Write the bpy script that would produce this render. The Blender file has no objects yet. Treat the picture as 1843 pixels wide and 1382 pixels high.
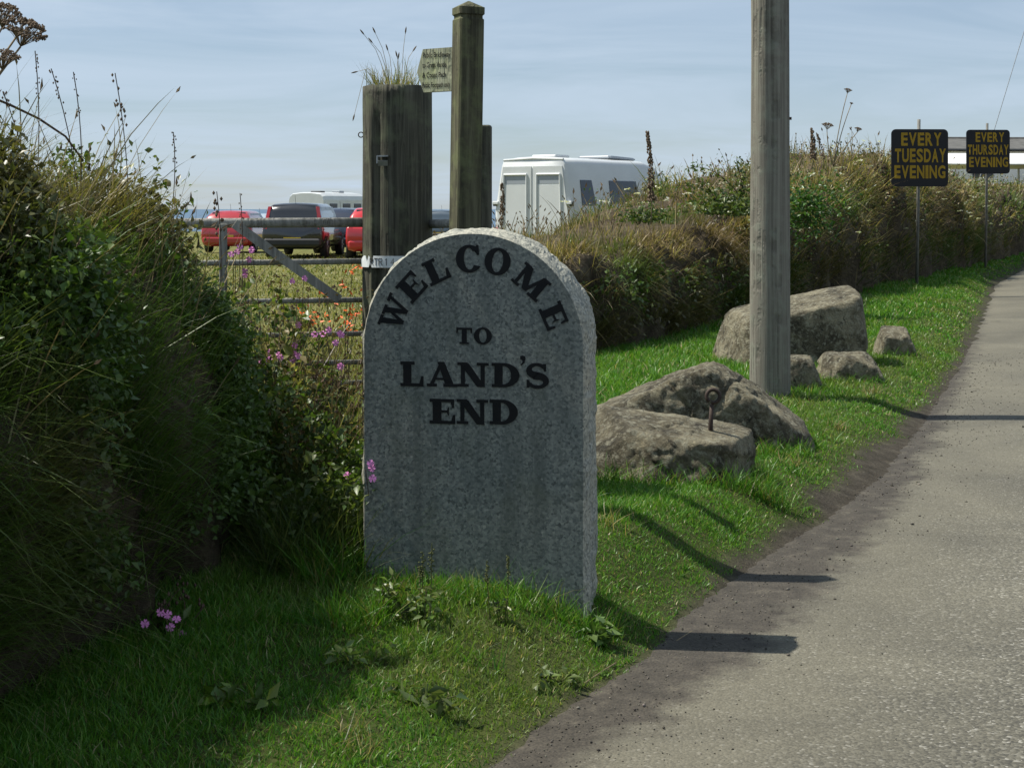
import bpy, math, random
import numpy as np
from mathutils import Vector, Matrix

random.seed(7)
RNG = np.random.default_rng(11)
SC = bpy.context.scene
COL = SC.collection
PI = math.pi

# ------------------------------------------------------------------ camera, sky, sun, exposure
CAM_H = 1.45            # eye height in metres
FPX = 2836.0            # focal length in photograph pixels (1843 wide)
HORIZON = 375.0         # eye-level row in the photograph
cam_data = bpy.data.cameras.new('camera')
cam = bpy.data.objects.new('camera', cam_data)
COL.objects.link(cam)
cam.location = (0, 0, CAM_H)
cam.rotation_euler = (PI / 2, 0, 0)
cam_data.sensor_width = 36.0
cam_data.lens = 36.0 * FPX / 1843.0
cam_data.shift_y = -(691.0 - HORIZON) / 1843.0
cam_data.clip_start = 0.1
cam_data.clip_end = 200000.0
SC.camera = cam

SUN_EL = math.radians(58.0)
SUN_B = math.radians(12.0)                     # shadows run to the right, a little towards the viewer
SUN_DIR = Vector((-math.cos(SUN_B) * math.cos(SUN_EL), math.sin(SUN_B) * math.cos(SUN_EL), math.sin(SUN_EL)))
world = bpy.data.worlds.new('World')
SC.world = world
world.use_nodes = True
wn, wl = world.node_tree.nodes, world.node_tree.links
wn.clear()
w_out = wn.new('ShaderNodeOutputWorld')
w_bg = wn.new('ShaderNodeBackground')
w_bg.inputs['Strength'].default_value = 0.060
sky = wn.new('ShaderNodeTexSky')
sky.sky_type = 'NISHITA'
sky.sun_disc = False
sky.sun_elevation = SUN_EL
sky.sun_rotation = math.atan2(SUN_DIR.x, SUN_DIR.y)
sky.altitude = 60.0
sky.air_density = 1.0
sky.dust_density = 0.3
sky.ozone_density = 2.0
# thin streaky high cloud, laid on a flat layer overhead so that it flattens towards the horizon
tc = wn.new('ShaderNodeTexCoord')
sep = wn.new('ShaderNodeSeparateXYZ')
wl.new(tc.outputs['Generated'], sep.inputs[0])
def wmath(op, a, b):
    n = wn.new('ShaderNodeMath'); n.operation = op
    for i, v in enumerate((a, b)):
        if v is None: continue
        if isinstance(v, (int, float)): n.inputs[i].default_value = v
        else: wl.new(v, n.inputs[i])
    return n.outputs[0]
zc = wmath('ADD', wmath('MAXIMUM', sep.outputs['Z'], 0.0), 0.09)
cx = wmath('DIVIDE', sep.outputs['X'], zc)
cy = wmath('DIVIDE', sep.outputs['Y'], zc)
comb = wn.new('ShaderNodeCombineXYZ')
wl.new(wmath('MULTIPLY', cx, 0.55), comb.inputs[0]); wl.new(wmath('MULTIPLY', cy, 0.8), comb.inputs[1])
cn = wn.new('ShaderNodeTexNoise')
cn.inputs['Scale'].default_value = 0.9; cn.inputs['Detail'].default_value = 5.0
cn.inputs['Roughness'].default_value = 0.62; cn.inputs['Distortion'].default_value = 0.7
wl.new(comb.outputs[0], cn.inputs['Vector'])
cr = wn.new('ShaderNodeValToRGB')
cr.color_ramp.elements[0].position = 0.28; cr.color_ramp.elements[0].color = (0.28, 0.28, 0.28, 1)
cr.color_ramp.elements[1].position = 0.70; cr.color_ramp.elements[1].color = (0.92, 0.92, 0.92, 1)
wl.new(cn.outputs['Fac'], cr.inputs[0])
cm = wn.new('ShaderNodeMix'); cm.data_type = 'RGBA'
wl.new(cr.outputs[0], cm.inputs['Factor'])
wl.new(sky.outputs[0], cm.inputs['A'])
cm.inputs['B'].default_value = (7.6, 8.5, 9.2, 1)
tint = wn.new('ShaderNodeMix'); tint.data_type = 'RGBA'; tint.blend_type = 'MULTIPLY'   # white balance of the whole sky
tint.inputs['Factor'].default_value = 1.0
tint.inputs['B'].default_value = (0.885, 0.955, 1.06, 1)
wl.new(cm.outputs['Result'], tint.inputs['A'])
wl.new(tint.outputs['Result'], w_bg.inputs['Color'])
wl.new(w_bg.outputs[0], w_out.inputs[0])

sun_data = bpy.data.lights.new('sun', 'SUN')
sun_data.energy = 5.0
sun_data.angle = math.radians(0.53)
sun_data.color = (1.0, 0.95, 0.86)
sun = bpy.data.objects.new('sun', sun_data)
COL.objects.link(sun)
sun.rotation_euler = SUN_DIR.to_track_quat('Z', 'Y').to_euler()
sun.location = (-20, 10, 40)

SC.view_settings.view_transform = 'Standard'
SC.view_settings.look = 'None'
SC.view_settings.exposure = 0.50
SC.view_settings.gamma = 1.0
SC.view_settings.use_curve_mapping = False
SC.cycles.max_bounces = 8
SC.cycles.transparent_max_bounces = 8

# ------------------------------------------------------------------ numeric helpers
def smooth(a, b, x):
    t = np.clip((np.asarray(x, float) - a) / (b - a), 0, 1)
    return t * t * (3 - 2 * t)

def _hash(ix, iy, iz):
    n = (ix.astype(np.int64) * 374761393 + iy.astype(np.int64) * 668265263 + iz.astype(np.int64) * 2147483647) & 0xffffffff
    n = ((n ^ (n >> 13)) * 1274126177) & 0xffffffff
    n = ((n ^ (n >> 16)) * 2246822519) & 0xffffffff
    return ((n ^ (n >> 15)) & 0xffff) / 65535.0

def vnoise(x, y, z=0.0):
    x, y, z = np.broadcast_arrays(np.asarray(x, float), np.asarray(y, float), np.asarray(z, float))
    x0, y0, z0 = np.floor(x), np.floor(y), np.floor(z)
    fx, fy, fz = x - x0, y - y0, z - z0
    fx, fy, fz = [f * f * (3 - 2 * f) for f in (fx, fy, fz)]
    r = 0
    for i in (0, 1):
        for j in (0, 1):
            for k in (0, 1):
                w = (fx if i else 1 - fx) * (fy if j else 1 - fy) * (fz if k else 1 - fz)
                r = r + w * _hash(x0 + i, y0 + j, z0 + k)
    return r * 2 - 1

def fbm(x, y, z=0.0, octs=4, rough=0.5):
    r, a, f, s = 0, 1.0, 1.0, 0.0
    for o in range(octs):
        r = r + a * vnoise(np.asarray(x) * f + 17.3 * o, np.asarray(y) * f + 5.1 * o, np.asarray(z) * f + 9.7 * o)
        s += a; a *= rough; f *= 2.03
    return r / s

# ------------------------------------------------------------------ the lie of the land
EDGE = np.array([(-3.9, -6), (-1.72, 0), (-0.10, 4.08), (0.13, 4.62), (0.40, 5.11), (0.56, 5.6), (0.93, 6.40), (1.50, 7.5), (1.98, 8.6),
                 (2.76, 10.7), (4.25, 14.95), (6.25, 21.1), (9.3, 30.5), (12.5, 38.4), (17.5, 50), (26, 70), (40, 100), (90, 220)])
def edge_x(y):
    return np.interp(y, EDGE[:, 1], EDGE[:, 0])

def road_z(d):          # d < 0 on the road; gentle camber rising from the gutter
    t = np.clip(-d, 0, 6.5)
    return -0.012 + 0.026 * np.clip(t, 0, 2.6) - 0.02 * np.clip(t - 2.6, 0, 4)

def gz(x, y):
    x = np.asarray(x, float); y = np.asarray(y, float)
    d = edge_x(y) - x
    dn = d + 0.05 * fbm(x * 2.1, y * 2.1, 3.0, 3)
    hv = np.interp(y, [0, 4.0, 4.8, 5.3, 6.2, 8, 10, 13, 20, 40], [0.06, 0.08, 0.11, 0.17, 0.23, 0.14, 0.11, 0.11, 0.15, 0.2])
    up = smooth(-0.06, 0.46, dn) * hv
    bumps = (0.028 * fbm(x * 1.3, y * 1.3, 0, 3) + 0.010 * fbm(x * 6, y * 6, 0, 2)) * smooth(0.1, 0.8, d)
    far = -0.010 * np.clip(y - 48, 0, 200) * smooth(0, 6, d) - np.clip((y - 205) / 90.0, 0, 1) ** 1.3 * 85
    field = smooth(8.5, 16, y) * smooth(2.2, 6.0, d) * (-hv)
    z = up + bumps + far + field
    rd = road_z(d) - 0.045 * smooth(-0.10, -0.35, d)
    return np.where(d < -0.02, rd + 0.006 * fbm(x * 5, y * 5, 1, 2), z)

def gz1(x, y):
    return float(gz(np.array([x]), np.array([y]))[0])

def at(px, py, y):      # a photograph pixel at depth y -> a point in the place
    return Vector(((px - 921.5) / FPX * y, y, CAM_H - (py - HORIZON) / FPX * y))

def foot(px, py):       # where the line of sight through a pixel meets the ground
    z = 0.1
    for _ in range(25):
        y = (CAM_H - z) * FPX / (py - HORIZON)
        z = 0.5 * z + 0.5 * gz1((px - 921.5) / FPX * y, y)
    x = (px - 921.5) / FPX * y
    return Vector((x, y, gz1(x, y)))

# ------------------------------------------------------------------ objects and meshes
def tag(o, label=None, cat=None, group=None, kind=None):
    if label: o['label'] = label
    if cat: o['category'] = cat
    if group: o['group'] = group
    if kind: o['kind'] = kind
    return o

def thing(name, label, cat, loc=(0, 0, 0), rz=0.0, group=None):
    o = bpy.data.objects.new(name, None)
    COL.objects.link(o)
    o.empty_display_size = 0.2
    o.location = loc
    o.rotation_euler = (0, 0, rz)
    return tag(o, label, cat, group)

def link(name, me, mat, parent=None, loc=None, kind=None):
    o = bpy.data.objects.new(name, me)
    COL.objects.link(o)
    if mat is not None and len(me.materials) == 0:
        me.materials.append(mat)
    if parent is not None: o.parent = parent
    if loc is not None: o.location = loc
    if kind: o['kind'] = kind
    return o

def mesh(verts, faces, smooth_shade=False, name='mesh'):
    me = bpy.data.meshes.new(name)
    me.from_pydata([tuple(v) for v in verts], [], [tuple(f) for f in faces])
    me.update()
    if smooth_shade:
        me.polygons.foreach_set('use_smooth', np.ones(len(me.polygons), bool))
    return me

def fast_mesh(verts, tris, cols=None, name='mesh'):
    me = bpy.data.meshes.new(name)
    verts = np.ascontiguousarray(verts, np.float32).reshape(-1, 3)
    tris = np.ascontiguousarray(tris, np.int32).reshape(-1, 3)
    me.vertices.add(len(verts)); me.vertices.foreach_set('co', verts.ravel())
    me.loops.add(tris.size); me.loops.foreach_set('vertex_index', tris.ravel())
    me.polygons.add(len(tris)); me.polygons.foreach_set('loop_start', np.arange(0, tris.size, 3, dtype=np.int32))
    me.update(calc_edges=True)
    if cols is not None:
        ca = me.color_attributes.new('col', 'FLOAT_COLOR', 'POINT')
        c4 = np.ones((len(verts), 4), np.float32); c4[:, :3] = cols
        ca.data.foreach_set('color', c4.ravel())
    return me

def grid_mesh(P, cols=None, close_u=False, smooth_shade=True):
    """P: (n, m, 3) array of points -> quads."""
    n, m = P.shape[:2]
    idx = np.arange(n * m).reshape(n, m)
    if close_u: idx = np.vstack([idx, idx[:1]])
    a, b, c, d = idx[:-1, :-1], idx[:-1, 1:], idx[1:, 1:], idx[1:, :-1]
    q = np.stack([a, b, c, d], -1).reshape(-1, 4)
    me = bpy.data.meshes.new('grid')
    me.vertices.add(n * m); me.vertices.foreach_set('co', np.ascontiguousarray(P, np.float32).ravel())
    me.loops.add(q.size); me.loops.foreach_set('vertex_index', np.ascontiguousarray(q, np.int32).ravel())
    me.polygons.add(len(q)); me.polygons.foreach_set('loop_start', np.arange(0, q.size, 4, dtype=np.int32))
    me.update(calc_edges=True)
    if smooth_shade:
        me.polygons.foreach_set('use_smooth', np.ones(len(q), bool))
    return me

def set_attr(me, name, vals):
    a = me.attributes.new(name, 'FLOAT', 'POINT')
    a.data.foreach_set('value', np.ascontiguousarray(vals, np.float32).ravel())

class MB:
    """collects simple solids into one mesh"""
    def __init__(self): self.v, self.f = [], []
    def add(self, vs, fs):
        b = len(self.v)
        self.v += [tuple(v) for v in vs]
        self.f += [tuple(i + b for i in f) for f in fs]
        return self
    def box(self, c, s, rot=None, bev=0.0):
        hx, hy, hz = s[0] / 2, s[1] / 2, s[2] / 2
        if bev <= 0:
            vs = [Vector((x, y, z)) for z in (-hz, hz) for x, y in ((-hx, -hy), (hx, -hy), (hx, hy), (-hx, hy))]
            fs = [(3, 2, 1, 0), (4, 5, 6, 7), (0, 1, 5, 4), (1, 2, 6, 5), (2, 3, 7, 6), (3, 0, 4, 7)]
        else:
            b = bev; vs = []
            def ring(z, q):
                return [Vector((sx * (hx - q - (b if k else 0)), sy * (hy - q - (0 if k else b)), z))
                        for sx, sy, k in ((-1, -1, 0), (-1, -1, 1), (1, -1, 1), (1, -1, 0), (1, 1, 0), (1, 1, 1), (-1, 1, 1), (-1, 1, 0))]
            vs += ring(-hz, b * .6) + ring(-hz + b, 0) + ring(hz - b, 0) + ring(hz, b * .6)
            fs = [tuple(range(7, -1, -1)), tuple(range(24, 32))]
            for r in range(3):
                for i in range(8):
                    j = (i + 1) % 8
                    fs.append((r * 8 + i, r * 8 + j, r * 8 + 8 + j, r * 8 + 8 + i))
        c = Vector(c)
        if rot is not None: vs = [rot @ v for v in vs]
        return self.add([v + c for v in vs], fs)
    def tube(self, pts, rad, n=8, cap=True):
        pts = [Vector(p) for p in pts]
        if not hasattr(rad, '__len__'): rad = [rad] * len(pts)
        vs, fs = [], []
        t0 = (pts[1] - pts[0]).normalized()
        ref = Vector((0, 0, 1)) if abs(t0.z) < 0.9 else Vector((1, 0, 0))
        u = t0.cross(ref).normalized()
        for i, p in enumerate(pts):
            t = (pts[min(i + 1, len(pts) - 1)] - pts[max(i - 1, 0)])
            if t.length < 1e-9: t = t0.copy()
            t.normalize()
            u = (u - t * u.dot(t)).normalized(); w = t.cross(u)
            for k in range(n):
                a = 2 * PI * k / n
                vs.append(p + (u * math.cos(a) + w * math.sin(a)) * rad[i])
        for i in range(len(pts) - 1):
            for k in range(n):
                j = (k + 1) % n
                fs.append((i * n + k, i * n + j, i * n + n + j, i * n + n + k))
        if cap:
            fs.append(tuple(range(n - 1, -1, -1)))
            fs.append(tuple(range((len(pts) - 1) * n, len(pts) * n)))
        return self.add(vs, fs)
    def prism(self, poly, d0, d1, frame=None):
        """polygon (x,z) pushed along y from d0 to d1"""
        n = len(poly)
        vs = [Vector((p[0], d0, p[1])) for p in poly] + [Vector((p[0], d1, p[1])) for p in poly]
        fs = [tuple(range(n)), tuple(range(2 * n - 1, n - 1, -1))]
        for i in range(n):
            j = (i + 1) % n
            fs.append((j, i, n + i, n + j))
        if frame is not None: vs = [frame @ v for v in vs]
        return self.add(vs, fs)
    def blob(self, c, r, sub=0):
        c = Vector(c)
        rx, ry, rz = r if hasattr(r, '__len__') else (r, r, r)
        vs = [(rx, 0, 0), (-rx, 0, 0), (0, ry, 0), (0, -ry, 0), (0, 0, rz), (0, 0, -rz)]
        fs = [(0, 2, 4), (2, 1, 4), (1, 3, 4), (3, 0, 4), (2, 0, 5), (1, 2, 5), (3, 1, 5), (0, 3, 5)]
        return self.add([c + Vector(v) for v in vs], fs)
    def build(self, name, mat, parent=None, loc=None, sm=False, kind=None):
        return link(name, mesh(self.v, self.f, sm), mat, parent, loc, kind)

# ------------------------------------------------------------------ materials
MATS = {}
def new_mat(name):
    m = bpy.data.materials.new(name); m.use_nodes = True
    n, l = m.node_tree.nodes, m.node_tree.links
    p = n['Principled BSDF']
    MATS[name] = m
    return m, n, l, p

def plain(name, col, rough=0.6, metal=0.0, spec=0.5, vary=0.12, scale=8.0, coat=0.0):
    m, n, l, p = new_mat(name)
    t = n.new('ShaderNodeTexCoord'); no = n.new('ShaderNodeTexNoise')
    no.inputs['Scale'].default_value = scale; no.inputs['Detail'].default_value = 5
    l.new(t.outputs['Object'], no.inputs['Vector'])
    r = n.new('ShaderNodeValToRGB')
    r.color_ramp.elements[0].position = 0.3; r.color_ramp.elements[1].position = 0.7
    r.color_ramp.elements[0].color = (*[c * (1 - vary) for c in col], 1)
    r.color_ramp.elements[1].color = (*[min(1, c * (1 + vary)) for c in col], 1)
    l.new(no.outputs['Fac'], r.inputs[0]); l.new(r.outputs[0], p.inputs['Base Color'])
    p.inputs['Roughness'].default_value = rough; p.inputs['Metallic'].default_value = metal
    p.inputs['Specular IOR Level'].default_value = spec
    p.inputs['Coat Weight'].default_value = coat
    return m

def nmath(n, l, op, a, b=None):
    x = n.new('ShaderNodeMath'); x.operation = op
    for i, v in enumerate((a, b)):
        if v is None: continue
        if isinstance(v, (int, float)): x.inputs[i].default_value = v
        else: l.new(v, x.inputs[i])
    return x.outputs[0]

def nnoise(n, l, vec, scale, detail=5, rough=0.55, dist=0.0):
    x = n.new('ShaderNodeTexNoise')
    x.inputs['Scale'].default_value = scale; x.inputs['Detail'].default_value = detail
    x.inputs['Roughness'].default_value = rough; x.inputs['Distortion'].default_value = dist
    l.new(vec, x.inputs['Vector'])
    return x.outputs['Fac']

def nramp(n, l, fac, stops):
    r = n.new('ShaderNodeValToRGB')
    e = r.color_ramp.elements
    while len(e) < len(stops): e.new(0.5)
    for el, (pos, c) in zip(e, stops):
        el.position = pos; el.color = (*c, 1) if len(c) == 3 else c
    l.new(fac, r.inputs[0])
    return r.outputs[0]

def nmix(n, l, fac, a, b, mode='MIX'):
    x = n.new('ShaderNodeMix'); x.data_type = 'RGBA'; x.blend_type = mode
    for key, v in (('Factor', fac), ('A', a), ('B', b)):
        if isinstance(v, (int, float)): x.inputs[key].default_value = v
        elif isinstance(v, tuple): x.inputs[key].default_value = (*v, 1)
        else: l.new(v, x.inputs[key])
    return x.outputs['Result']

def nbump(n, l, p, height, strength, dist):
    b = n.new('ShaderNodeBump')
    b.inputs['Strength'].default_value = strength; b.inputs['Distance'].default_value = dist
    l.new(height, b.inputs['Height']); l.new(b.outputs[0], p.inputs['Normal'])

def foliage(name, transl=0.35, rough=0.55, spec=0.25):
    """colour of each leaf or blade is stored on its own vertices"""
    m, n, l, p = new_mat(name)
    a = n.new('ShaderNodeAttribute'); a.attribute_name = 'col'
    l.new(a.outputs['Color'], p.inputs['Base Color'])
    p.inputs['Roughness'].default_value = rough; p.inputs['Specular IOR Level'].default_value = spec
    tr = n.new('ShaderNodeBsdfTranslucent')
    l.new(nmix(n, l, 1.0, a.outputs['Color'], (1.25, 1.35, 0.6), 'MULTIPLY'), tr.inputs['Color'])
    mx = n.new('ShaderNodeMixShader'); mx.inputs[0].default_value = transl
    l.new(p.outputs[0], mx.inputs[1]); l.new(tr.outputs[0], mx.inputs[2])
    l.new(mx.outputs[0], n['Material Output'].inputs[0])
    return m
M_GRASS = foliage('grass_blades', 0.38, 0.42, 0.35)
M_LEAF = foliage('leaves', 0.3, 0.4, 0.4)
M_DRY = foliage('dry_stalks', 0.15, 0.7, 0.15)

def mat_wood(name, dark, mid, light, lichen, lichen_amt, zscale=1.0, rough=0.85):
    m, n, l, p = new_mat(name)
    t = n.new('ShaderNodeTexCoord')
    mp = n.new('ShaderNodeMapping'); mp.inputs['Scale'].default_value = (22, 22, 0.9 * zscale)
    l.new(t.outputs['Object'], mp.inputs[0])
    g = nnoise(n, l, mp.outputs[0], 2.0, 9, 0.65, 0.4)
    c = nramp(n, l, g, [(0.28, dark), (0.48, mid), (0.72, light)])
    mp2 = n.new('ShaderNodeMapping'); mp2.inputs['Scale'].default_value = (9, 9, 0.25 * zscale)
    l.new(t.outputs['Object'], mp2.inputs[0])
    cr_ = nnoise(n, l, mp2.outputs[0], 3.0, 3, 0.5, 0.2)
    crack = nramp(n, l, cr_, [(0.40, (0, 0, 0)), (0.46, (1, 1, 1)), (0.54, (1, 1, 1)), (0.60, (0, 0, 0))])
    ckm = nnoise(n, l, t.outputs['Object'], 6.0, 4)
    crk = nmath(n, l, 'MULTIPLY', nmath(n, l, 'SUBTRACT', 1.0, crack), nramp(n, l, ckm, [(0.5, (0, 0, 0)), (0.62, (1, 1, 1))]))
    c = nmix(n, l, nmath(n, l, 'MULTIPLY', crk, 0.28), c, tuple(d * 0.3 for d in dark))
    li = nnoise(n, l, t.outputs['Object'], 11.0, 6, 0.65)
    lf = nramp(n, l, li, [(0.48, (0, 0, 0)), (0.66, (lichen_amt,) * 3)])
    c = nmix(n, l, lf, c, lichen)
    l.new(c, p.inputs['Base Color'])
    p.inputs['Roughness'].default_value = rough; p.inputs['Specular IOR Level'].default_value = 0.2
    nbump(n, l, p, nmath(n, l, 'SUBTRACT', g, nmath(n, l, 'MULTIPLY', crk, 0.6)), 0.9, 0.010)
    return m
M_POST = mat_wood('weathered_post', (0.020, 0.019, 0.015), (0.065, 0.063, 0.046), (0.15, 0.143, 0.105), (0.13, 0.145, 0.085), 0.6)
M_POLE = mat_wood('grey_pole', (0.075, 0.069, 0.055), (0.17, 0.158, 0.128), (0.28, 0.265, 0.215), (0.24, 0.26, 0.2), 0.4, 0.35)
M_FINGER = mat_wood('mossy_oak', (0.032, 0.030, 0.020), (0.078, 0.075, 0.045), (0.15, 0.145, 0.088), (0.14, 0.155, 0.07), 0.7)
M_BOARD = mat_wood('lichened_board', (0.22, 0.22, 0.15), (0.34, 0.35, 0.23), (0.46, 0.46, 0.33), (0.36, 0.40, 0.18), 0.7)
M_GATE = mat_wood('grey_rail', (0.12, 0.115, 0.10), (0.25, 0.245, 0.22), (0.38, 0.37, 0.33), (0.28, 0.29, 0.22), 0.3, 1.0)

def mat_granite(name, gain, tone=(1, 1, 1), worn=False):
    m, n, l, p = new_mat(name)
    t = n.new('ShaderNodeTexCoord')
    v = n.new('ShaderNodeTexVoronoi'); v.inputs['Scale'].default_value = 125.0
    l.new(t.outputs['Object'], v.inputs['Vector'])
    sp = n.new('ShaderNodeSeparateColor'); l.new(v.outputs['Color'], sp.inputs[0])
    c = nramp(n, l, sp.outputs[0], [(0.0, (0.055, 0.06, 0.06)), (0.16, (0.15, 0.16, 0.16)), (0.55, (0.27, 0.275, 0.265)), (1.0, (0.43, 0.425, 0.395))])
    b = nnoise(n, l, t.outputs['Object'], 60.0, 3, 0.6)
    c = nmix(n, l, 0.40, c, nramp(n, l, b, [(0.32, (0.13, 0.14, 0.14)), (0.68, (0.33, 0.33, 0.315))]))
    big = nnoise(n, l, t.outputs['Object'], 3.0, 5, 0.6)
    c = nmix(n, l, 1.0, c, nramp(n, l, big, [(0.3, (0.78 * gain * tone[0], 0.83 * gain * tone[1], 0.83 * gain * tone[2])), (0.7, (1.05 * gain * tone[0], 1.03 * gain * tone[1], 0.97 * gain * tone[2]))]), 'MULTIPLY')
    if worn:        # rain streaks, grey-green algae and pale lichen spots on the old face
        mp = n.new('ShaderNodeMapping'); mp.inputs['Scale'].default_value = (14, 14, 1.1); l.new(t.outputs['Object'], mp.inputs[0])
        c = nmix(n, l, nramp(n, l, nnoise(n, l, mp.outputs[0], 1.0, 6, .6), [(0.46, (0, 0, 0)), (0.66, (0.55,) * 3)]), c, (0.085, 0.098, 0.088))
        c = nmix(n, l, nramp(n, l, nnoise(n, l, t.outputs['Object'], 5.5, 8, .7, .5), [(0.52, (0, 0, 0)), (0.68, (0.5,) * 3)]), c, (0.10, 0.115, 0.085))
        c = nmix(n, l, nramp(n, l, nnoise(n, l, t.outputs['Object'], 34.0, 4, .6), [(0.66, (0, 0, 0)), (0.71, (0.5,) * 3)]), c, (0.42, 0.43, 0.37))
    l.new(c, p.inputs['Base Color'])
    p.inputs['Roughness'].default_value = 0.72; p.inputs['Specular IOR Level'].default_value = 0.35
    nbump(n, l, p, b, 0.25, 0.003)
    return m
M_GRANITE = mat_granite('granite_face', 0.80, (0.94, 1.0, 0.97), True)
M_HEWN = mat_granite('hewn_granite', 1.18, (1.05, 1.0, 0.88))  # hewn edges, set paler and warmer than the face partly as painted sunlight

def mat_rock():
    m, n, l, p = new_mat('boulder_granite')
    t = n.new('ShaderNodeTexCoord')
    g = nnoise(n, l, t.outputs['Object'], 4.0, 9, 0.65, 0.4)
    c = nramp(n, l, g, [(0.34, (0.040, 0.034, 0.023)), (0.47, (0.16, 0.140, 0.092)), (0.62, (0.34, 0.305, 0.205))])
    f = nnoise(n, l, t.outputs['Object'], 70.0, 4, 0.7)
    c = nmix(n, l, 1.0, c, nramp(n, l, f, [(0.3, (0.6, 0.6, 0.6)), (0.7, (1.25, 1.25, 1.22))]), 'MULTIPLY')
    li = nnoise(n, l, t.outputs['Object'], 26.0, 8, 0.75)
    c = nmix(n, l, nramp(n, l, li, [(0.50, (0, 0, 0)), (0.60, (0.8,) * 3)]), c, (0.39, 0.375, 0.275))
    li2 = nnoise(n, l, t.outputs['Object'], 15.0, 9, 0.75, 0.6)
    c = nmix(n, l, nramp(n, l, li2, [(0.56, (0, 0, 0)), (0.62, (0.85,) * 3)]), c, (0.035, 0.031, 0.022))
    l.new(c, p.inputs['Base Color'])
    p.inputs['Roughness'].default_value = 0.85; p.inputs['Specular IOR Level'].default_value = 0.25
    h = nmath(n, l, 'ADD', nnoise(n, l, t.outputs['Object'], 22.0, 12, 0.82), nmath(n, l, 'MULTIPLY', f, 0.5))
    nbump(n, l, p, h, 1.0, 0.05)
    return m
M_ROCK = mat_rock()

def soil_nodes(n, l, pos):
    s1 = nnoise(n, l, pos, 9.0, 8, 0.65); s2 = nnoise(n, l, pos, 90.0, 4, 0.6)
    soil = nramp(n, l, s1, [(0.3, (0.030, 0.026, 0.020)), (0.55, (0.054, 0.047, 0.037)), (0.75, (0.095, 0.084, 0.064))])
    return s1, s2, nmix(n, l, 1.0, soil, nramp(n, l, s2, [(0.3, (0.6, 0.6, 0.6)), (0.7, (1.3, 1.3, 1.25))]), 'MULTIPLY')

def mat_ground():
    m, n, l, p = new_mat('soil_and_turf')
    t = n.new('ShaderNodeTexCoord'); pos = t.outputs['Object']
    zone = n.new('ShaderNodeAttribute'); zone.attribute_name = 'turf'
    fld = n.new('ShaderNodeAttribute'); fld.attribute_name = 'field'
    s1, s2, soil = soil_nodes(n, l, pos)
    turf = nramp(n, l, s1, [(0.3, (0.030, 0.038, 0.012)), (0.6, (0.055, 0.068, 0.018)), (0.8, (0.10, 0.095, 0.04))])
    f1 = nnoise(n, l, pos, 0.6, 9, 0.68); f2 = nnoise(n, l, pos, 14.0, 6, 0.7)
    fc = nramp(n, l, f1, [(0.32, (0.085, 0.098, 0.028)), (0.5, (0.135, 0.135, 0.045)), (0.7, (0.20, 0.18, 0.075))])
    fc = nmix(n, l, 1.0, fc, nramp(n, l, f2, [(0.3, (0.6, 0.62, 0.6)), (0.7, (1.3, 1.28, 1.2))]), 'MULTIPLY')
    c = nmix(n, l, zone.outputs['Fac'], soil, turf)
    c = nmix(n, l, fld.outputs['Fac'], c, fc)
    l.new(c, p.inputs['Base Color'])
    p.inputs['Roughness'].default_value = 0.95; p.inputs['Specular IOR Level'].default_value = 0.1
    nbump(n, l, p, nmath(n, l, 'ADD', s2, s1), 0.7, 0.012)
    return m
M_GROUND = mat_ground()

def mat_road():
    m, n, l, p = new_mat('worn_asphalt')
    t = n.new('ShaderNodeTexCoord'); pos = t.outputs['Object']
    ed = n.new('ShaderNodeAttribute'); ed.attribute_name = 'inset'     # metres in from the verge
    v = n.new('ShaderNodeTexVoronoi'); v.inputs['Scale'].default_value = 115.0
    l.new(pos, v.inputs['Vector'])
    sp = n.new('ShaderNodeSeparateColor'); l.new(v.outputs['Color'], sp.inputs[0])
    st = nramp(n, l, sp.outputs[0], [(0.0, (0.030, 0.031, 0.031)), (0.3, (0.074, 0.072, 0.062)), (0.7, (0.136, 0.130, 0.106)), (0.93, (0.185, 0.18, 0.155)), (1.0, (0.42, 0.41, 0.38))])
    dust = nramp(n, l, nnoise(n, l, pos, 160.0, 3, 0.6), [(0.3, (0.115, 0.107, 0.080)), (0.7, (0.185, 0.172, 0.132))])
    big = nnoise(n, l, pos, 1.1, 6, 0.6, 0.5)
    e2 = nmath(n, l, 'ADD', ed.outputs['Fac'], nmath(n, l, 'MULTIPLY', nmath(n, l, 'SUBTRACT', big, 0.5), 1.1))
    dustf = nramp(n, l, nmath(n, l, 'MULTIPLY', e2, 0.45), [(0.0, (0.86,) * 3), (0.28, (0.72,) * 3), (0.6, (0.30,) * 3), (1.0, (0.12,) * 3)])
    c = nmix(n, l, dustf, st, dust)
    so = soil_nodes(n, l, pos)[2]
    sl_ = n.new('ShaderNodeAttribute'); sl_.attribute_name = 'soil'
    e3 = nmath(n, l, 'ADD', sl_.outputs['Fac'], nmath(n, l, 'MULTIPLY', nmath(n, l, 'SUBTRACT', nnoise(n, l, pos, 3.6, 9, 0.72), 0.5), 0.62))
    soilf = nramp(n, l, e3, [(0.0, (1, 1, 1)), (0.14, (0, 0, 0))])
    c = nmix(n, l, 1.0, c, nramp(n, l, nnoise(n, l, pos, 0.55, 5, 0.6, 0.8), [(0.32, (0.62, 0.62, 0.60)), (0.66, (0.96, 0.955, 0.90))]), 'MULTIPLY')
    c = nmix(n, l, soilf, c, so)
    l.new(c, p.inputs['Base Color'])
    p.inputs['Roughness'].default_value = 0.82; p.inputs['Specular IOR Level'].default_value = 0.3
    hgt = nmath(n, l, 'ADD', nmath(n, l, 'MULTIPLY', v.outputs['Distance'], -0.8), nmath(n, l, 'MULTIPLY', nnoise(n, l, pos, 30.0, 5), 0.4))
    nbump(n, l, p, hgt, 0.55, 0.006)
    return m
M_ROAD = mat_road()

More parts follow.
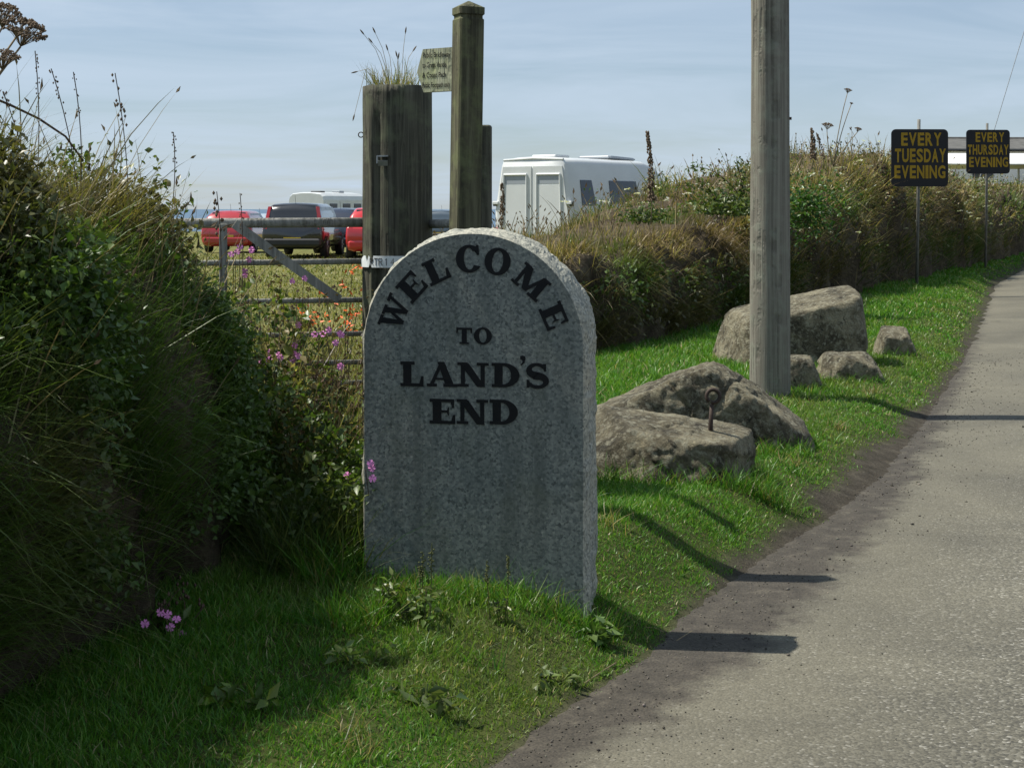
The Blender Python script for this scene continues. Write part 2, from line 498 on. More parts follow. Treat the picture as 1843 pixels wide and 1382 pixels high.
M_BLACK = plain('black_paint', (0.012, 0.013, 0.014), 0.5)
M_INK = plain('black_lettering', (0.008, 0.009, 0.010), 0.6, spec=0.2)
M_SIGN = plain('black_sign_board', (0.010, 0.010, 0.011), 0.45, spec=0.3)
M_YELLOW = plain('ochre_lettering', (0.33, 0.20, 0.008), 0.55, spec=0.3)
M_STEEL = plain('galvanised_steel', (0.36, 0.37, 0.36), 0.5, 0.6, vary=0.2, scale=30)
M_IRON = plain('rusty_iron', (0.045, 0.03, 0.022), 0.75, 0.3, vary=0.4, scale=60)
M_WPLATE = plain('chipped_white_enamel', (0.66, 0.69, 0.68), 0.5, vary=0.15, scale=25)
M_WHITE = plain('white_vehicle_paint', (0.58, 0.60, 0.59), 0.35, vary=0.05, scale=2, coat=0.3)
M_WGREY = plain('grey_vehicle_panel', (0.30, 0.33, 0.36), 0.4, vary=0.05, scale=2)
M_GLASS = plain('dark_vehicle_glass', (0.018, 0.022, 0.026), 0.08, spec=0.8, vary=0.1)
M_TYRE = plain('tyre_rubber', (0.018, 0.018, 0.018), 0.85)
M_RIM = plain('alloy_rim', (0.45, 0.46, 0.47), 0.35, 0.8)
M_PLASTIC = plain('black_plastic_trim', (0.022, 0.023, 0.024), 0.6)
M_LAMP = plain('red_lamp_lens', (0.36, 0.012, 0.015), 0.15, spec=0.7, coat=0.5)
M_LAMPW = plain('clear_lamp_lens', (0.6, 0.6, 0.6), 0.12, spec=0.7, coat=0.5)
M_NPLATE = plain('yellow_number_plate', (0.62, 0.42, 0.03), 0.4)
def paint(name, col):
    return plain(name, col, 0.25, 0.0, 0.5, vary=0.04, scale=2, coat=1.0)

# ================================================================== THE SETTING
def axis(parts):
    out = []
    for a, b, step in parts: out += list(np.arange(a, b, step))
    return np.array(out + [parts[-1][1]])
def turf_cover(x, y):
    """1 where turf covers the soil of the verge, 0 on the worn earth by the road"""
    d = edge_x(y) - x
    wear = np.interp(y, [0, 5.2, 6.2, 6.9, 7.6, 8.4, 9.3, 10.2, 11.5, 13, 60], [-.04, -.04, -.02, .02, .06, .12, .10, .06, .03, .02, .0])
    n = fbm(x * 2.2, y * 2.2, 7.0, 4) * 0.22 + fbm(x * 9, y * 9, 2.0, 2) * 0.09
    return smooth(-0.06, 0.12, d - wear + n * (0.35 + wear * 1.9))

gx = axis([(-420, -40, 20), (-40, -8, 2.0), (-8, -3, 0.35), (-3, 5, 0.06), (5, 14, 0.25), (14, 60, 2.5), (60, 420, 20)])
gy = axis([(-12, 2, 1.0), (2, 12, 0.06), (12, 24, 0.15), (24, 60, 0.6), (60, 200, 6), (200, 330, 4)])
GX, GY = np.meshgrid(gx, gy)
GZ = gz(GX, GY)
me = grid_mesh(np.stack([GX, GY, GZ], -1))
set_attr(me, 'turf', turf_cover(GX, GY))
set_attr(me, 'field', smooth(1.6, 3.5, edge_x(GY) - GX) * smooth(7.2, 9.5, GY))
tag(link('ground', me, M_GROUND), 'worn earth, grass verge and dry field', kind='structure')

ry = axis([(-12, 3, 0.5), (3, 14, 0.05), (14, 60, 0.3), (60, 120, 3)])
rt = np.concatenate([np.linspace(-0.03, 0.9, 24), np.linspace(1.0, 3.0, 12), np.linspace(3.4, 6.4, 8)])
RY, RT = np.meshgrid(ry, rt, indexing='ij')
RX = edge_x(RY) + RT
RZ = road_z(-RT) + 0.006 + 0.004 * fbm(RX * 3, RY * 3, 4, 3) - 0.012 * smooth(0.05, -0.03, RT)
me = grid_mesh(np.stack([RX, RY, RZ], -1)[:, ::-1])
set_attr(me, 'inset', RT[:, ::-1])
soil_w = np.interp(RY, [0, 4, 5, 6, 7, 7.8, 9, 12, 20, 60], [.14, .18, .33, .38, .30, .22, .15, .07, .0, .0])
set_attr(me, 'soil', (RT - soil_w)[:, ::-1])
tag(link('road', me, M_ROAD), 'narrow pale asphalt lane', kind='structure')

m, n, l, p = new_mat('sea_water')
p.inputs['Base Color'].default_value = (0.035, 0.085, 0.14, 1); p.inputs['Roughness'].default_value = 0.35
tcx = n.new('ShaderNodeTexCoord')
nbump(n, l, p, nnoise(n, l, tcx.outputs['Object'], 0.05, 6), 0.5, 2.0)
me = mesh([(-90000, 150, -60), (90000, 150, -60), (90000, 90000, -60), (-90000, 90000, -60)], [(0, 1, 2, 3)])
tag(link('sea', me, m), 'blue sea on the horizon', kind='structure')

# ------------------------------------------------------------------ grass and leaf builders
def ribbons(pos, d0, h, g, w, col, ts, taper=1.0, tipcol=None, side=None):
    """blades: p(t) = pos + d0*h*t + g*h*t^2, one flat tapering ribbon each"""
    N = len(pos); K = len(ts)
    h = np.asarray(h)[:, None]; w = np.asarray(w)[:, None]
    if side is None:
        th = RNG.uniform(0, 2 * PI, N)
        side = np.stack([np.cos(th), np.sin(th), np.zeros(N)], -1)
    V = np.zeros((N, 2 * K - 1, 3), np.float32); C = np.zeros((N, 2 * K - 1, 3), np.float32)
    for k, t in enumerate(ts):
        c = pos + d0 * h * t + g * h * t * t
        cc = col if tipcol is None else col * (1 - t * t) + tipcol * (t * t)
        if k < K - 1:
            ww = w * 0.5 * (1 - taper * t ** 1.6)
            V[:, 2 * k] = c - side * ww; V[:, 2 * k + 1] = c + side * ww
            C[:, 2 * k] = cc; C[:, 2 * k + 1] = cc
        else:
            V[:, 2 * k] = c; C[:, 2 * k] = cc
    T = []
    for k in range(K - 2):
        a = 2 * k
        T += [(a, a + 1, a + 3), (a, a + 3, a + 2)]
    a = 2 * (K - 2)
    T.append((a, a + 1, a + 2))
    T = np.array(T)
    tris = (np.arange(N) * (2 * K - 1))[:, None, None] + T[None]
    return V.reshape(-1, 3), tris.reshape(-1, 3), C.reshape(-1, 3)

def leaf_cards(pos, along, nrm, L, W, col):
    """leaves folded on their midrib: four corners and a raised middle"""
    N = len(pos)
    along = along / np.linalg.norm(along, axis=1, keepdims=True)
    side = np.cross(along, nrm); side /= np.linalg.norm(side, axis=1, keepdims=True) + 1e-9
    up = np.cross(side, along)
    L = np.asarray(L)[:, None]; W = np.asarray(W)[:, None]
    V = np.stack([pos, pos + along * L * .42 + side * W * .5 + up * W * .18, pos + along * L - up * L * .12,
                  pos + along * L * .42 - side * W * .5 + up * W * .18, pos + along * L * .45 - up * L * .02], 1)
    T = np.array([(0, 4, 1), (1, 4, 2), (0, 3, 4), (4, 3, 2)])
    tris = (np.arange(N) * 5)[:, None, None] + T[None]
    return V.reshape(-1, 3), tris.reshape(-1, 3), np.repeat(col, 5, 0)

def merge(parts):
    V, T, C, b = [], [], [], 0
    for v, t, c in parts:
        V.append(v); T.append(t + b); C.append(c); b += len(v)
    return np.concatenate(V), np.concatenate(T), np.concatenate(C)

def palette(N, cols, weights, jitter=0.18):
    idx = RNG.choice(len(cols), N, p=np.array(weights) / sum(weights))
    c = np.array(cols)[idx] * RNG.uniform(1 - jitter, 1 + jitter, (N, 1)) * RNG.uniform(0.94, 1.06, (N, 3))
    return c
def rand_dirs(N, up=0.0):
    v = RNG.normal(size=(N, 3)); v[:, 2] += up
    return v / np.linalg.norm(v, axis=1, keepdims=True)

GREENS = [(0.060, 0.175, 0.014), (0.092, 0.215, 0.022), (0.140, 0.240, 0.034), (0.042, 0.130, 0.012), (0.19, 0.175, 0.075)]
# ------------------------------------------------------------------ turf of the verge
def in_view(x, y, z=0.1, m=280):
    px = 921.5 + FPX * x / y; py = HORIZON + FPX * (CAM_H - z) / y
    return (px > -m) & (px < 1843 + m) & (py < 1382 + 160)

def scatter(n_per_m2, y0, y1, x0, x1):
    n = int(n_per_m2 * (y1 - y0) * (x1 - x0))
    return RNG.uniform(x0, x1, n), RNG.uniform(y0, y1, n)

STONE_XY = []           # places where no turf grows (filled below by the footprints of stones)
def turf(n_per_m2, y0, y1, x0, x1, hmul, wid, dmax=4.6):
    x, y = scatter(n_per_m2, y0, y1, x0, x1)
    d = edge_x(y) - x
    keep = (d > -0.06) & (d < dmax) & in_view(x, y)
    x, y, d = x[keep], y[keep], d[keep]
    cov = turf_cover(x, y)
    clump = fbm(x * 5, y * 5, 1.0, 3)
    keep = RNG.uniform(0, 1, len(x)) < cov * (0.75 + 0.5 * clump)
    x, y, d, cov, clump = x[keep], y[keep], d[keep], cov[keep], clump[keep]
    N = len(x)
    z = gz(x, y) - 0.004
    long_ = smooth(0.25, 1.1, d + 0.35 * fbm(x * 1.7, y * 1.7, 5, 3))
    h = (0.020 + 0.030 * long_ + 0.018 * np.clip(clump, 0, 1)) * RNG.uniform(0.55, 1.5, N) * hmul * (0.55 + 0.45 * cov)
    pos = np.stack([x, y, z], -1)
    d0 = rand_dirs(N, 2.2)
    g = np.stack([RNG.normal(0, .30, N), RNG.normal(0, .30, N), RNG.uniform(-.35, 0, N)], -1)
    dry = smooth(0.05, 0.55, fbm(x * 1.1 + 9, y * 1.1, 3, 4) + 0.35 * (1 - cov))[:, None]
    col = palette(N, GREENS[:4], [3, 3, 2, 2]) * (1 - dry * .38) + palette(N, [(0.20, 0.17, 0.075), (0.14, 0.14, 0.045)], [1, 1]) * dry * .38
    straw = RNG.uniform(0, 1, N) < 0.045
    col[straw] = palette(int(straw.sum()), [(0.33, 0.28, 0.15)], [1])
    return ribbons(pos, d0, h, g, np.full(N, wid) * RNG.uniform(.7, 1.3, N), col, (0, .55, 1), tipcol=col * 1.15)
parts = [turf(26000, 3.5, 7.2, -1.9, 1.3, 1.0, 0.0042),
         turf(9500, 7.2, 10.5, -1.0, 2.7, 1.15, 0.0062),
         turf(4200, 10.5, 16.5, -0.4, 5.0, 1.3, 0.0095),
         turf(1300, 16.5, 30, 0.4, 9.4, 1.5, 0.018, 4.0),
         turf(420, 30, 60, 6, 22, 1.7, 0.035, 4.0)]
V, T, C = merge(parts)
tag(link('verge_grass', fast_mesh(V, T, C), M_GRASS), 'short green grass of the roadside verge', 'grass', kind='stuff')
N_TURF = len(T)

# rough grass of the field beyond the gate
def rough_field(n, y0, y1, px0, px1, h0, h1, wid):
    y = RNG.uniform(y0, y1, n); x = (RNG.uniform(px0, px1, n) - 921.5) / FPX * y
    d = edge_x(y) - x
    k = d > 1.2; x, y = x[k], y[k]; N = len(x)
    pos = np.stack([x, y, gz(x, y)], -1)
    h = RNG.uniform(h0, h1, N) * (0.7 + 0.6 * np.clip(fbm(x, y, 3, 3) + .3, 0, 1))
    g = np.stack([RNG.normal(0, .35, N), RNG.normal(0, .35, N), RNG.uniform(-.4, 0, N)], -1)
    col = palette(N, [(0.17, 0.165, 0.05), (0.12, 0.135, 0.036), (0.24, 0.20, 0.085), (0.08, 0.11, 0.025)], [3, 3, 2, 2])
    return ribbons(pos, rand_dirs(N, 2.5), h, g, np.full(N, wid) * RNG.uniform(.7, 1.3, N), col, (0, .5, 1))
V, T, C = merge([rough_field(7000, 7.6, 10.5, 380, 760, .06, .22, .006), rough_field(16000, 10, 18, 300, 900, .05, .15, .012),
                 rough_field(14000, 18, 34, 300, 920, .04, .11, .022), rough_field(9000, 34, 50, 300, 1300, .05, .13, .035)])
tag(link('field_grass', fast_mesh(V, T, C), M_GRASS), 'dry yellow green grass of the field beyond the gate', 'grass', kind='stuff')

# ------------------------------------------------------------------ hedge banks
class Bank:
    """an earth bank: a foot line on its road side, half width and height along it"""
    def __init__(self, foot_pts, w, h, pw=0.75, qw=0.7, seed=0.0, ends=(1.0, 1.0), rag=(.10, .05)):
        self.rag = rag
        self.P = np.array(foot_pts, float)
        seg = np.linalg.norm(np.diff(self.P, axis=0), axis=1)
        self.S = np.concatenate([[0], np.cumsum(seg)]); self.L = self.S[-1]
        self.w, self.h, self.pw, self.qw, self.seed, self.ends = np.array(w, float), np.array(h, float), pw, qw, seed, ends
    def frame(self, s):
        x = np.interp(s, self.S, self.P[:, 0]); y = np.interp(s, self.S, self.P[:, 1])
        e = 0.4
        tx = np.interp(s + e, self.S, self.P[:, 0]) - np.interp(s - e, self.S, self.P[:, 0])
        ty = np.interp(s + e, self.S, self.P[:, 1]) - np.interp(s - e, self.S, self.P[:, 1])
        n = np.hypot(tx, ty) + 1e-9
        tx, ty = tx / n, ty / n
        return x, y, ty, -tx                       # (ty,-tx) points to the road side
    def point(self, s, th, lift=0.0):
        s = np.asarray(s, float); th = np.asarray(th, float)
        x, y, nx, ny = self.frame(s)
        w = np.interp(s, self.S, self.w); h = np.interp(s, self.S, self.h)
        e0 = np.sqrt(np.clip(1 - (1 - np.clip(s / self.ends[0], 0, 1)) ** 2, 0.0004, 1)) if self.ends[0] else 1.0
        e1 = np.sqrt(np.clip(1 - (1 - np.clip((self.L - s) / self.ends[1], 0, 1)) ** 2, 0.0004, 1)) if self.ends[1] else 1.0
        e = e0 * e1
        u = np.sign(np.cos(th)) * np.abs(np.cos(th)) ** self.pw; v = np.sin(np.clip(th, 0, PI)) ** self.qw
        k = self.seed
        r = 1 + self.rag[0] * fbm(s * 1.1 + k, th * 1.2, k, 4) + self.rag[1] * fbm(s * 4 + k, th * 3.4, k, 3)
        off = w * e * u * r - w                     # measured from the foot line
        px = x + nx * off; py = y + ny * off
        base = gz(px, py) - 0.05
        pz = base + h * e * v * r + lift
        return np.stack([px, py, pz], -1)
    def normal(self, s, th):
        e = 0.02
        a = self.point(s, th + e) - self.point(s, th - e)
        b = self.point(np.asarray(s) + e * 3, th) - self.point(np.asarray(s) - e * 3, th)
        n = np.cross(b, a); n /= np.linalg.norm(n, axis=1, keepdims=True) + 1e-9
        flip = (n[:, 2] < -0.25)
        n[flip] *= -1
        return n
    def core(self, ns, nt):
        S, TH = np.meshgrid(np.linspace(0, self.L, ns), np.linspace(0, PI, nt), indexing='ij')
        P = self.point(S.ravel(), TH.ravel()).reshape(ns, nt, 3)
        n = fbm(P[..., 0] * 7, P[..., 1] * 7, P[..., 2] * 7, 4) * 0.05 + fbm(P[..., 0] * 2.4, P[..., 1] * 2.4, P[..., 2] * 2.4, 3) * 0.06
        P[..., 2] += n * np.sin(TH); P[..., 0] += n * 0.9 * np.cos(TH)
        return grid_mesh(P)

def mat_earth():
    m, n, l, p = new_mat('bank_earth')
    t = n.new('ShaderNodeTexCoord'); pos = t.outputs['Object']
    a = nnoise(n, l, pos, 3.0, 8, 0.65, 0.4); b = nnoise(n, l, pos, 22.0, 6, 0.7)
    c = nramp(n, l, a, [(0.3, (0.038, 0.030, 0.021)), (0.5, (0.085, 0.068, 0.046)), (0.72, (0.16, 0.135, 0.095))])
    c = nmix(n, l, 1.0, c, nramp(n, l, b, [(0.3, (0.5, 0.5, 0.5)), (0.7, (1.3, 1.28, 1.2))]), 'MULTIPLY')
    l.new(c, p.inputs['Base Color']); p.inputs['Roughness'].default_value = 0.95; p.inputs['Specular IOR Level'].default_value = 0.1
    nbump(n, l, p, nmath(n, l, 'ADD', a, b), 0.9, 0.05)
    return m
M_EARTH = mat_earth()

def zone_tint(bk, s, th, col):
    """different plants take over from place to place along a bank"""
    z1 = smooth(.08, .30, fbm(s * .75 + 3, th * 1.6, bk.seed + 30, 3))[:, None]; z2 = smooth(.10, .32, fbm(s * .9 + 31, th * 1.9, bk.seed + 50, 3))[:, None]
    N = len(col)
    col = col * (1 - z1 * .75) + palette(N, [(0.05, 0.105, 0.018), (0.075, 0.14, 0.025)], [1, 1]) * z1 * .75
    return col * (1 - z2 * .6) + palette(N, [(0.15, 0.105, 0.055), (0.10, 0.07, 0.04)], [1, 1]) * z2 * .6

def bank_grass(bk, n, s0, s1, th0, th1, h0, h1, wid, cols, wts, droop=0.6, outw=0.5, ts=(0, .35, .7, 1), bias=None):
    s = RNG.uniform(s0, s1, n); th = RNG.uniform(th0, th1, n)
    clump = fbm(s * 3.0, th * 3.0, bk.seed + 4, 3)
    k = RNG.uniform(0, 1, n) < np.clip(0.42 + 2.0 * clump, .06, 1)
    s, th, clump = s[k], th[k], clump[k]; N = len(s)
    pos = bk.point(s, th, -0.02); nr = bk.normal(s, th)
    d0 = nr * outw + np.array([0, 0, 0.9]) + RNG.normal(0, .35, (N, 3))
    d0 /= np.linalg.norm(d0, axis=1, keepdims=True)
    h = RNG.uniform(h0, h1, N) * (0.75 + 0.7 * np.clip(clump, 0, 1)) * (1 + .45 * fbm(s * .9, th * 1.3, bk.seed + 40, 3))
    g = nr * RNG.uniform(0, .3, (N, 1)) + RNG.normal(0, .16, (N, 3)); g[:, 2] = -RNG.uniform(.1, 1.0, N) * droop
    col = zone_tint(bk, s, th, palette(N, cols, wts))
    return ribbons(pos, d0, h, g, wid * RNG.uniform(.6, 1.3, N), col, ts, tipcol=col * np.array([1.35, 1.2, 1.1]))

def bank_leaves(bk, n, s0, s1, th0, th1, spread, L0, L1, cols, wts, thr=-0.1, freq=2.2):
    s = RNG.uniform(s0, s1, n); th = RNG.uniform(th0, th1, n)
    cl = fbm(s * freq, th * freq, bk.seed + 11, 3)
    k = cl > thr; s, th, cl = s[k], th[k], cl[k]; N = len(s)
    nr = bk.normal(s, th)
    pos = bk.point(s, th) + nr * (RNG.uniform(-0.02, 1, (N, 1)) ** 1.5 * spread * np.clip(0.5 + 1.6 * cl, .3, 1.6)[:, None]) + np.array([0, 0, 1.0]) * RNG.uniform(0, spread * .5, (N, 1))
    al = rand_dirs(N) + nr * .5; al[:, 2] -= .25
    L = RNG.uniform(L0, L1, N)
    return leaf_cards(pos, al, rand_dirs(N, 1.0) + nr * .6, L, L * RNG.uniform(.45, .75, N), zone_tint(bk, s, th, palette(N, cols, wts, .25)))

def bank_stems(bk, n, s0, s1, th0, th1, h0, h1, rad, col, lean=0.3, droop=.25):
    s = RNG.uniform(s0, s1, n); th = RNG.uniform(th0, th1, n)
    pos = bk.point(s, th, -.03); nr = bk.normal(s, th)
    d0 = nr * .35 + np.array([0, 0, 1.0]) + RNG.normal(0, lean, (n, 3)); d0 /= np.linalg.norm(d0, axis=1, keepdims=True)
    h = RNG.uniform(h0, h1, n)
    g = RNG.normal(0, .18, (n, 3)); g[:, 2] = -RNG.uniform(0, droop, n)
    c = palette(n, [col, tuple(q * .7 for q in col)], [1, 1])
    a = ribbons(pos, d0, h, g, np.full(n, rad), c, (0, .3, .6, .85, 1), taper=.5)
    tip = pos + d0 * h[:, None] + g * h[:, None]
    return a, tip, d0 + 2 * g

def seed_heads(tip, tdir, L, W, col):
    N = len(tip)
    tdir = tdir / np.linalg.norm(tdir, axis=1, keepdims=True)
    out = []
    for k in range(2):
        sd = np.cross(tdir, np.array([0.3, 1.0, 0.1]) if k else np.array([1.0, 0.2, 0.4])); sd /= np.linalg.norm(sd, axis=1, keepdims=True)
        out.append(leaf_cards(tip - tdir * L[:, None] * .5, tdir, np.cross(sd, tdir), L, np.full(N, W), palette(N, [col], [1], .3)))
    return merge(out)

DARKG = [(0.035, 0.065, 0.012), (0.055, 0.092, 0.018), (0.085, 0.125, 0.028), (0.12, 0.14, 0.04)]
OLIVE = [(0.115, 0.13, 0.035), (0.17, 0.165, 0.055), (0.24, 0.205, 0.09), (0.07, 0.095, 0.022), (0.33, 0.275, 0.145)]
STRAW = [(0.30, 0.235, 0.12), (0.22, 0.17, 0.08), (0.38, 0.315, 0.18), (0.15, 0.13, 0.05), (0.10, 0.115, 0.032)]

# --- hedge bank on the left, ending at the gateway
LB = Bank([(-2.50, 0.2), (-1.95, 2.2), (-1.46, 4.0), (-1.17, 5.3), (-1.04, 6.0), (-0.97, 6.5)],
          [0.9, 0.9, .86, .80, .72, .66], [2.0, 1.95, 1.66, 1.34, 1.20, 0.88], 0.72, 0.66, 3.0, (0.0, 0.9), (.16, .12))  # near end, out of view, is raised to throw a longer shadow
lh = thing('hedge_bank', 'tall dark earth hedge bank overgrown with grass and bramble on the left', 'hedge', (-1.7, 5.0, 0))
def hang(parent, o):
    o.parent = parent; o.matrix_parent_inverse = parent.matrix_basis.inverted(); return o
hang(lh, link('earth_core', LB.core(150, 46), M_EARTH))
V, T, C = merge([
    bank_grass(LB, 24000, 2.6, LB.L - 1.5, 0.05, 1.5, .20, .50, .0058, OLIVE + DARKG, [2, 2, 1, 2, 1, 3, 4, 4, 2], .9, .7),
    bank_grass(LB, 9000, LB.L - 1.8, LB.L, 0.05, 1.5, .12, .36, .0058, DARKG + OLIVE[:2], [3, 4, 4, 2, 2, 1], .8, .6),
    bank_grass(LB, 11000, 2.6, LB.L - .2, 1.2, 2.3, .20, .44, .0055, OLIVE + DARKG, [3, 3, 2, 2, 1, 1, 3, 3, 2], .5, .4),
    bank_grass(LB, 7000, 2.8, LB.L - .1, .95, 2.1, .14, .40, .0060, [(0.20, 0.235, 0.05), (0.26, 0.25, 0.09), (0.13, 0.19, 0.035), (0.34, 0.29, 0.15)], [4, 2, 3, 1], .6, .45),  # brighter yellow-greens along the top, sunlight put into the blade colour
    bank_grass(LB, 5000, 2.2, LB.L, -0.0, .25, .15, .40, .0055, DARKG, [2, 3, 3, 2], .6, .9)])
hang(lh, link('long_grass', fast_mesh(V, T, C), M_GRASS, kind='stuff'))
V, T, C = merge([
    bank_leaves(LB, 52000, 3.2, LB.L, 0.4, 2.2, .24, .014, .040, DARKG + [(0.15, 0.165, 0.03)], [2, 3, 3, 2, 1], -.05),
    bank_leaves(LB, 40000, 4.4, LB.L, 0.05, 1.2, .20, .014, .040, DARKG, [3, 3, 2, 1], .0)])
V2, T2, C2 = bank_leaves(LB, 9000, 4.2, LB.L, 0.9, 1.7, .20, .018, .036, [(0.10, 0.16, 0.03), (0.15, 0.19, 0.04), (0.06, 0.11, 0.02)], [3, 2, 2], .12, 1.7)  # shoulder leaves coloured yellow-green to look as if catching the sun
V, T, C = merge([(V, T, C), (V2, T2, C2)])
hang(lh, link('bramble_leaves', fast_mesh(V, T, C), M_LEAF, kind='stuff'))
a, tip, td = bank_stems(LB, 520, 2.6, LB.L - .1, 0.3, 2.0, .26, .56, .0052, (0.22, 0.18, 0.10))
pk = RNG.uniform(0, 1, len(tip)) < .35
sh = seed_heads(tip[pk], td[pk], RNG.uniform(.025, .06, pk.sum()), .011, (0.14, 0.105, 0.065))
V, T, C = merge([a, sh])
hang(lh, link('seeding_stalks', fast_mesh(V, T, C), M_DRY, kind='stuff'))

# --- hedge bank on the far side of the gateway, running away beside the lane
RB = Bank([(-0.55, 13.6), (0.25, 14.3), (1.0, 15.2), (2.2, 17.6), (3.7, 20.8), (7.1, 28), (10.3, 35), (14.3, 44), (22, 60), (34, 84)],
          [0.9, 1.0, 1.1, 1.25, 1.35, 1.5, 1.5, 1.6, 1.8, 2], [0.72, 0.90, 1.00, 1.10, 1.58, 2.10, 1.88, 1.80, 1.9, 2.0], 0.55, 0.5, 21.0, (1.3, 0.0), (.20, .10))
rh = thing('hedge_bank', 'long hedge bank of dry grass and wild flowers behind the boulders', 'hedge', (2.0, 20.0, 0))
hang(rh, link('earth_core', RB.core(320, 44), M_EARTH))
sL = RB.L
V, T, C = merge([
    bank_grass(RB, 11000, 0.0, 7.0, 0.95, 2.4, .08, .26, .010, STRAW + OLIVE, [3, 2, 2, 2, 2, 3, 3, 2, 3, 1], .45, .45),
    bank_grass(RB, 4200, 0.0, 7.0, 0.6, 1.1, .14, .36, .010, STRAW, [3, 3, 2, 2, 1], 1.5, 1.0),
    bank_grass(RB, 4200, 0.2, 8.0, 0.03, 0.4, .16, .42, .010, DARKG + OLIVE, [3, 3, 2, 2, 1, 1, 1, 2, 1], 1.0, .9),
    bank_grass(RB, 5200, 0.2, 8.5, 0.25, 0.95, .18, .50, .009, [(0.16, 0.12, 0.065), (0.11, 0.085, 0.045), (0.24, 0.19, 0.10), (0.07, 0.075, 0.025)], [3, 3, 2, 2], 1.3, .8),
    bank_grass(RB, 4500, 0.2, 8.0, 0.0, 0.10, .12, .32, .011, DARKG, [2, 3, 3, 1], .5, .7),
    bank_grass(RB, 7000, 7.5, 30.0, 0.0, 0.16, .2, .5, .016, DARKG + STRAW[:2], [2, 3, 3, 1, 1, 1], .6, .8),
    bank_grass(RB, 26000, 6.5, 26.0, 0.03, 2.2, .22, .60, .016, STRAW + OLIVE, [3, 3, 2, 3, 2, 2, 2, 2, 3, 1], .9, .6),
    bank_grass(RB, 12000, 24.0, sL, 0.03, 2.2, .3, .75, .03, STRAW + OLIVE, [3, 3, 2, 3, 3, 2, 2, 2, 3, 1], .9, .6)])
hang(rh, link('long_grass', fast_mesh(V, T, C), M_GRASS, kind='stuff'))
V, T, C = merge([
    bank_leaves(RB, 22000, 6.0, 22.0, 0.05, 2.2, .28, .022, .055, DARKG + STRAW[:2] + [(0.12, 0.085, 0.05)], [2, 3, 2, 1, 2, 2, 2], .0, 1.4),
    bank_leaves(RB, 15000, 20.0, sL, 0.05, 2.2, .35, .045, .10, DARKG + STRAW[:2] + [(0.12, 0.085, 0.05)], [2, 3, 2, 1, 2, 2, 2], -.05, 1.2),
    bank_leaves(RB, 2600, 0.2, 6.5, 0.02, 0.45, .2, .03, .07, DARKG, [2, 3, 3, 1], .05, 1.8)])
hang(rh, link('hedge_leaves', fast_mesh(V, T, C), M_LEAF, kind='stuff'))
a1, tip1, td1 = bank_stems(RB, 280, 0.0, 5.5, 1.0, 2.3, .22, .52, .010, (0.25, 0.20, 0.11))
a2, tip2, td2 = bank_stems(RB, 420, 5.5, 34, 0.4, 2.2, .30, .65, .014, (0.20, 0.155, 0.085))
sh1 = seed_heads(tip1, td1, RNG.uniform(.03, .075, len(tip1)), .016, (0.15, 0.11, 0.065))
k2 = RNG.uniform(0, 1, len(tip2)) < .6
sh2 = seed_heads(tip2[k2], td2[k2], RNG.uniform(.04, .10, k2.sum()), .028, (0.13, 0.09, 0.055))
V, T, C = merge([a1, a2, sh1, sh2])
hang(rh, link('seeding_stalks', fast_mesh(V, T, C), M_DRY, kind='stuff'))
# flat white flower heads scattered over the bank
nf = 130
s = RNG.uniform(4.5, 30, nf); th = RNG.uniform(.25, 1.9, nf)
pp = RB.point(s, th) + RB.normal(s, th) * RNG.uniform(.12, .42, (nf, 1))
fl = []
for k in range(7):
    off = RNG.normal(0, .022, (nf, 3)) * np.array([1, 1, .25])
    ln = RNG.uniform(.03, .05, nf)
    fl.append(leaf_cards(pp + off, rand_dirs(nf) * np.array([1, 1, .2]), np.tile([0, 0, 1.0], (nf, 1)), ln, ln, palette(nf, [(0.62, 0.62, 0.55)], [1], .1)))
V, T, C = merge(fl)
hang(rh, link('white_flower_heads', fast_mesh(V, T, C), M_LEAF, kind='stuff'))

# ================================================================== THE WELCOME STONE
A = math.radians(13.5)
STONE_W, STONE_T = 0.77, 0.22
stone_R = Vector((0.238, 5.25, 0))
ux = Vector((math.cos(A), -math.sin(A), 0)); nb = Vector((math.sin(A), math.cos(A), 0))
stone_mid = stone_R - ux * (STONE_W / 2)
stone = thing('welcome_stone', 'round topped grey granite stone lettered WELCOME TO LAND\'S END', 'stone', stone_mid, -A)
R_ARCH = STONE_W / 2; Z_SPRING = 1.365 - R_ARCH
def stone_outline(n_side=26, n_arc=70):
    pts = [(R_ARCH, -0.25 + (Z_SPRING + .25) * i / n_side) for i in range(n_side)]
    pts += [(R_ARCH * math.cos(PI * i / n_arc), Z_SPRING + R_ARCH * math.sin(PI * i / n_arc)) for i in range(n_arc + 1)]
    pts += [(-R_ARCH, Z_SPRING - (Z_SPRING + .25) * i / n_side) for i in range(1, n_side + 1)]
    return np.array(pts)
OUT = stone_outline(60, 150)
nrm2 = np.zeros_like(OUT)
for i in range(len(OUT)):
    t = OUT[min(i + 1, len(OUT) - 1)] - OUT[max(i - 1, 0)]
    t /= np.linalg.norm(t); nrm2[i] = (t[1], -t[0])
depths = np.array([0, .004, .012, .025, .04, .06, .08, .10, .12, .14, .16, .18, .20, .214, STONE_T])
rings = []
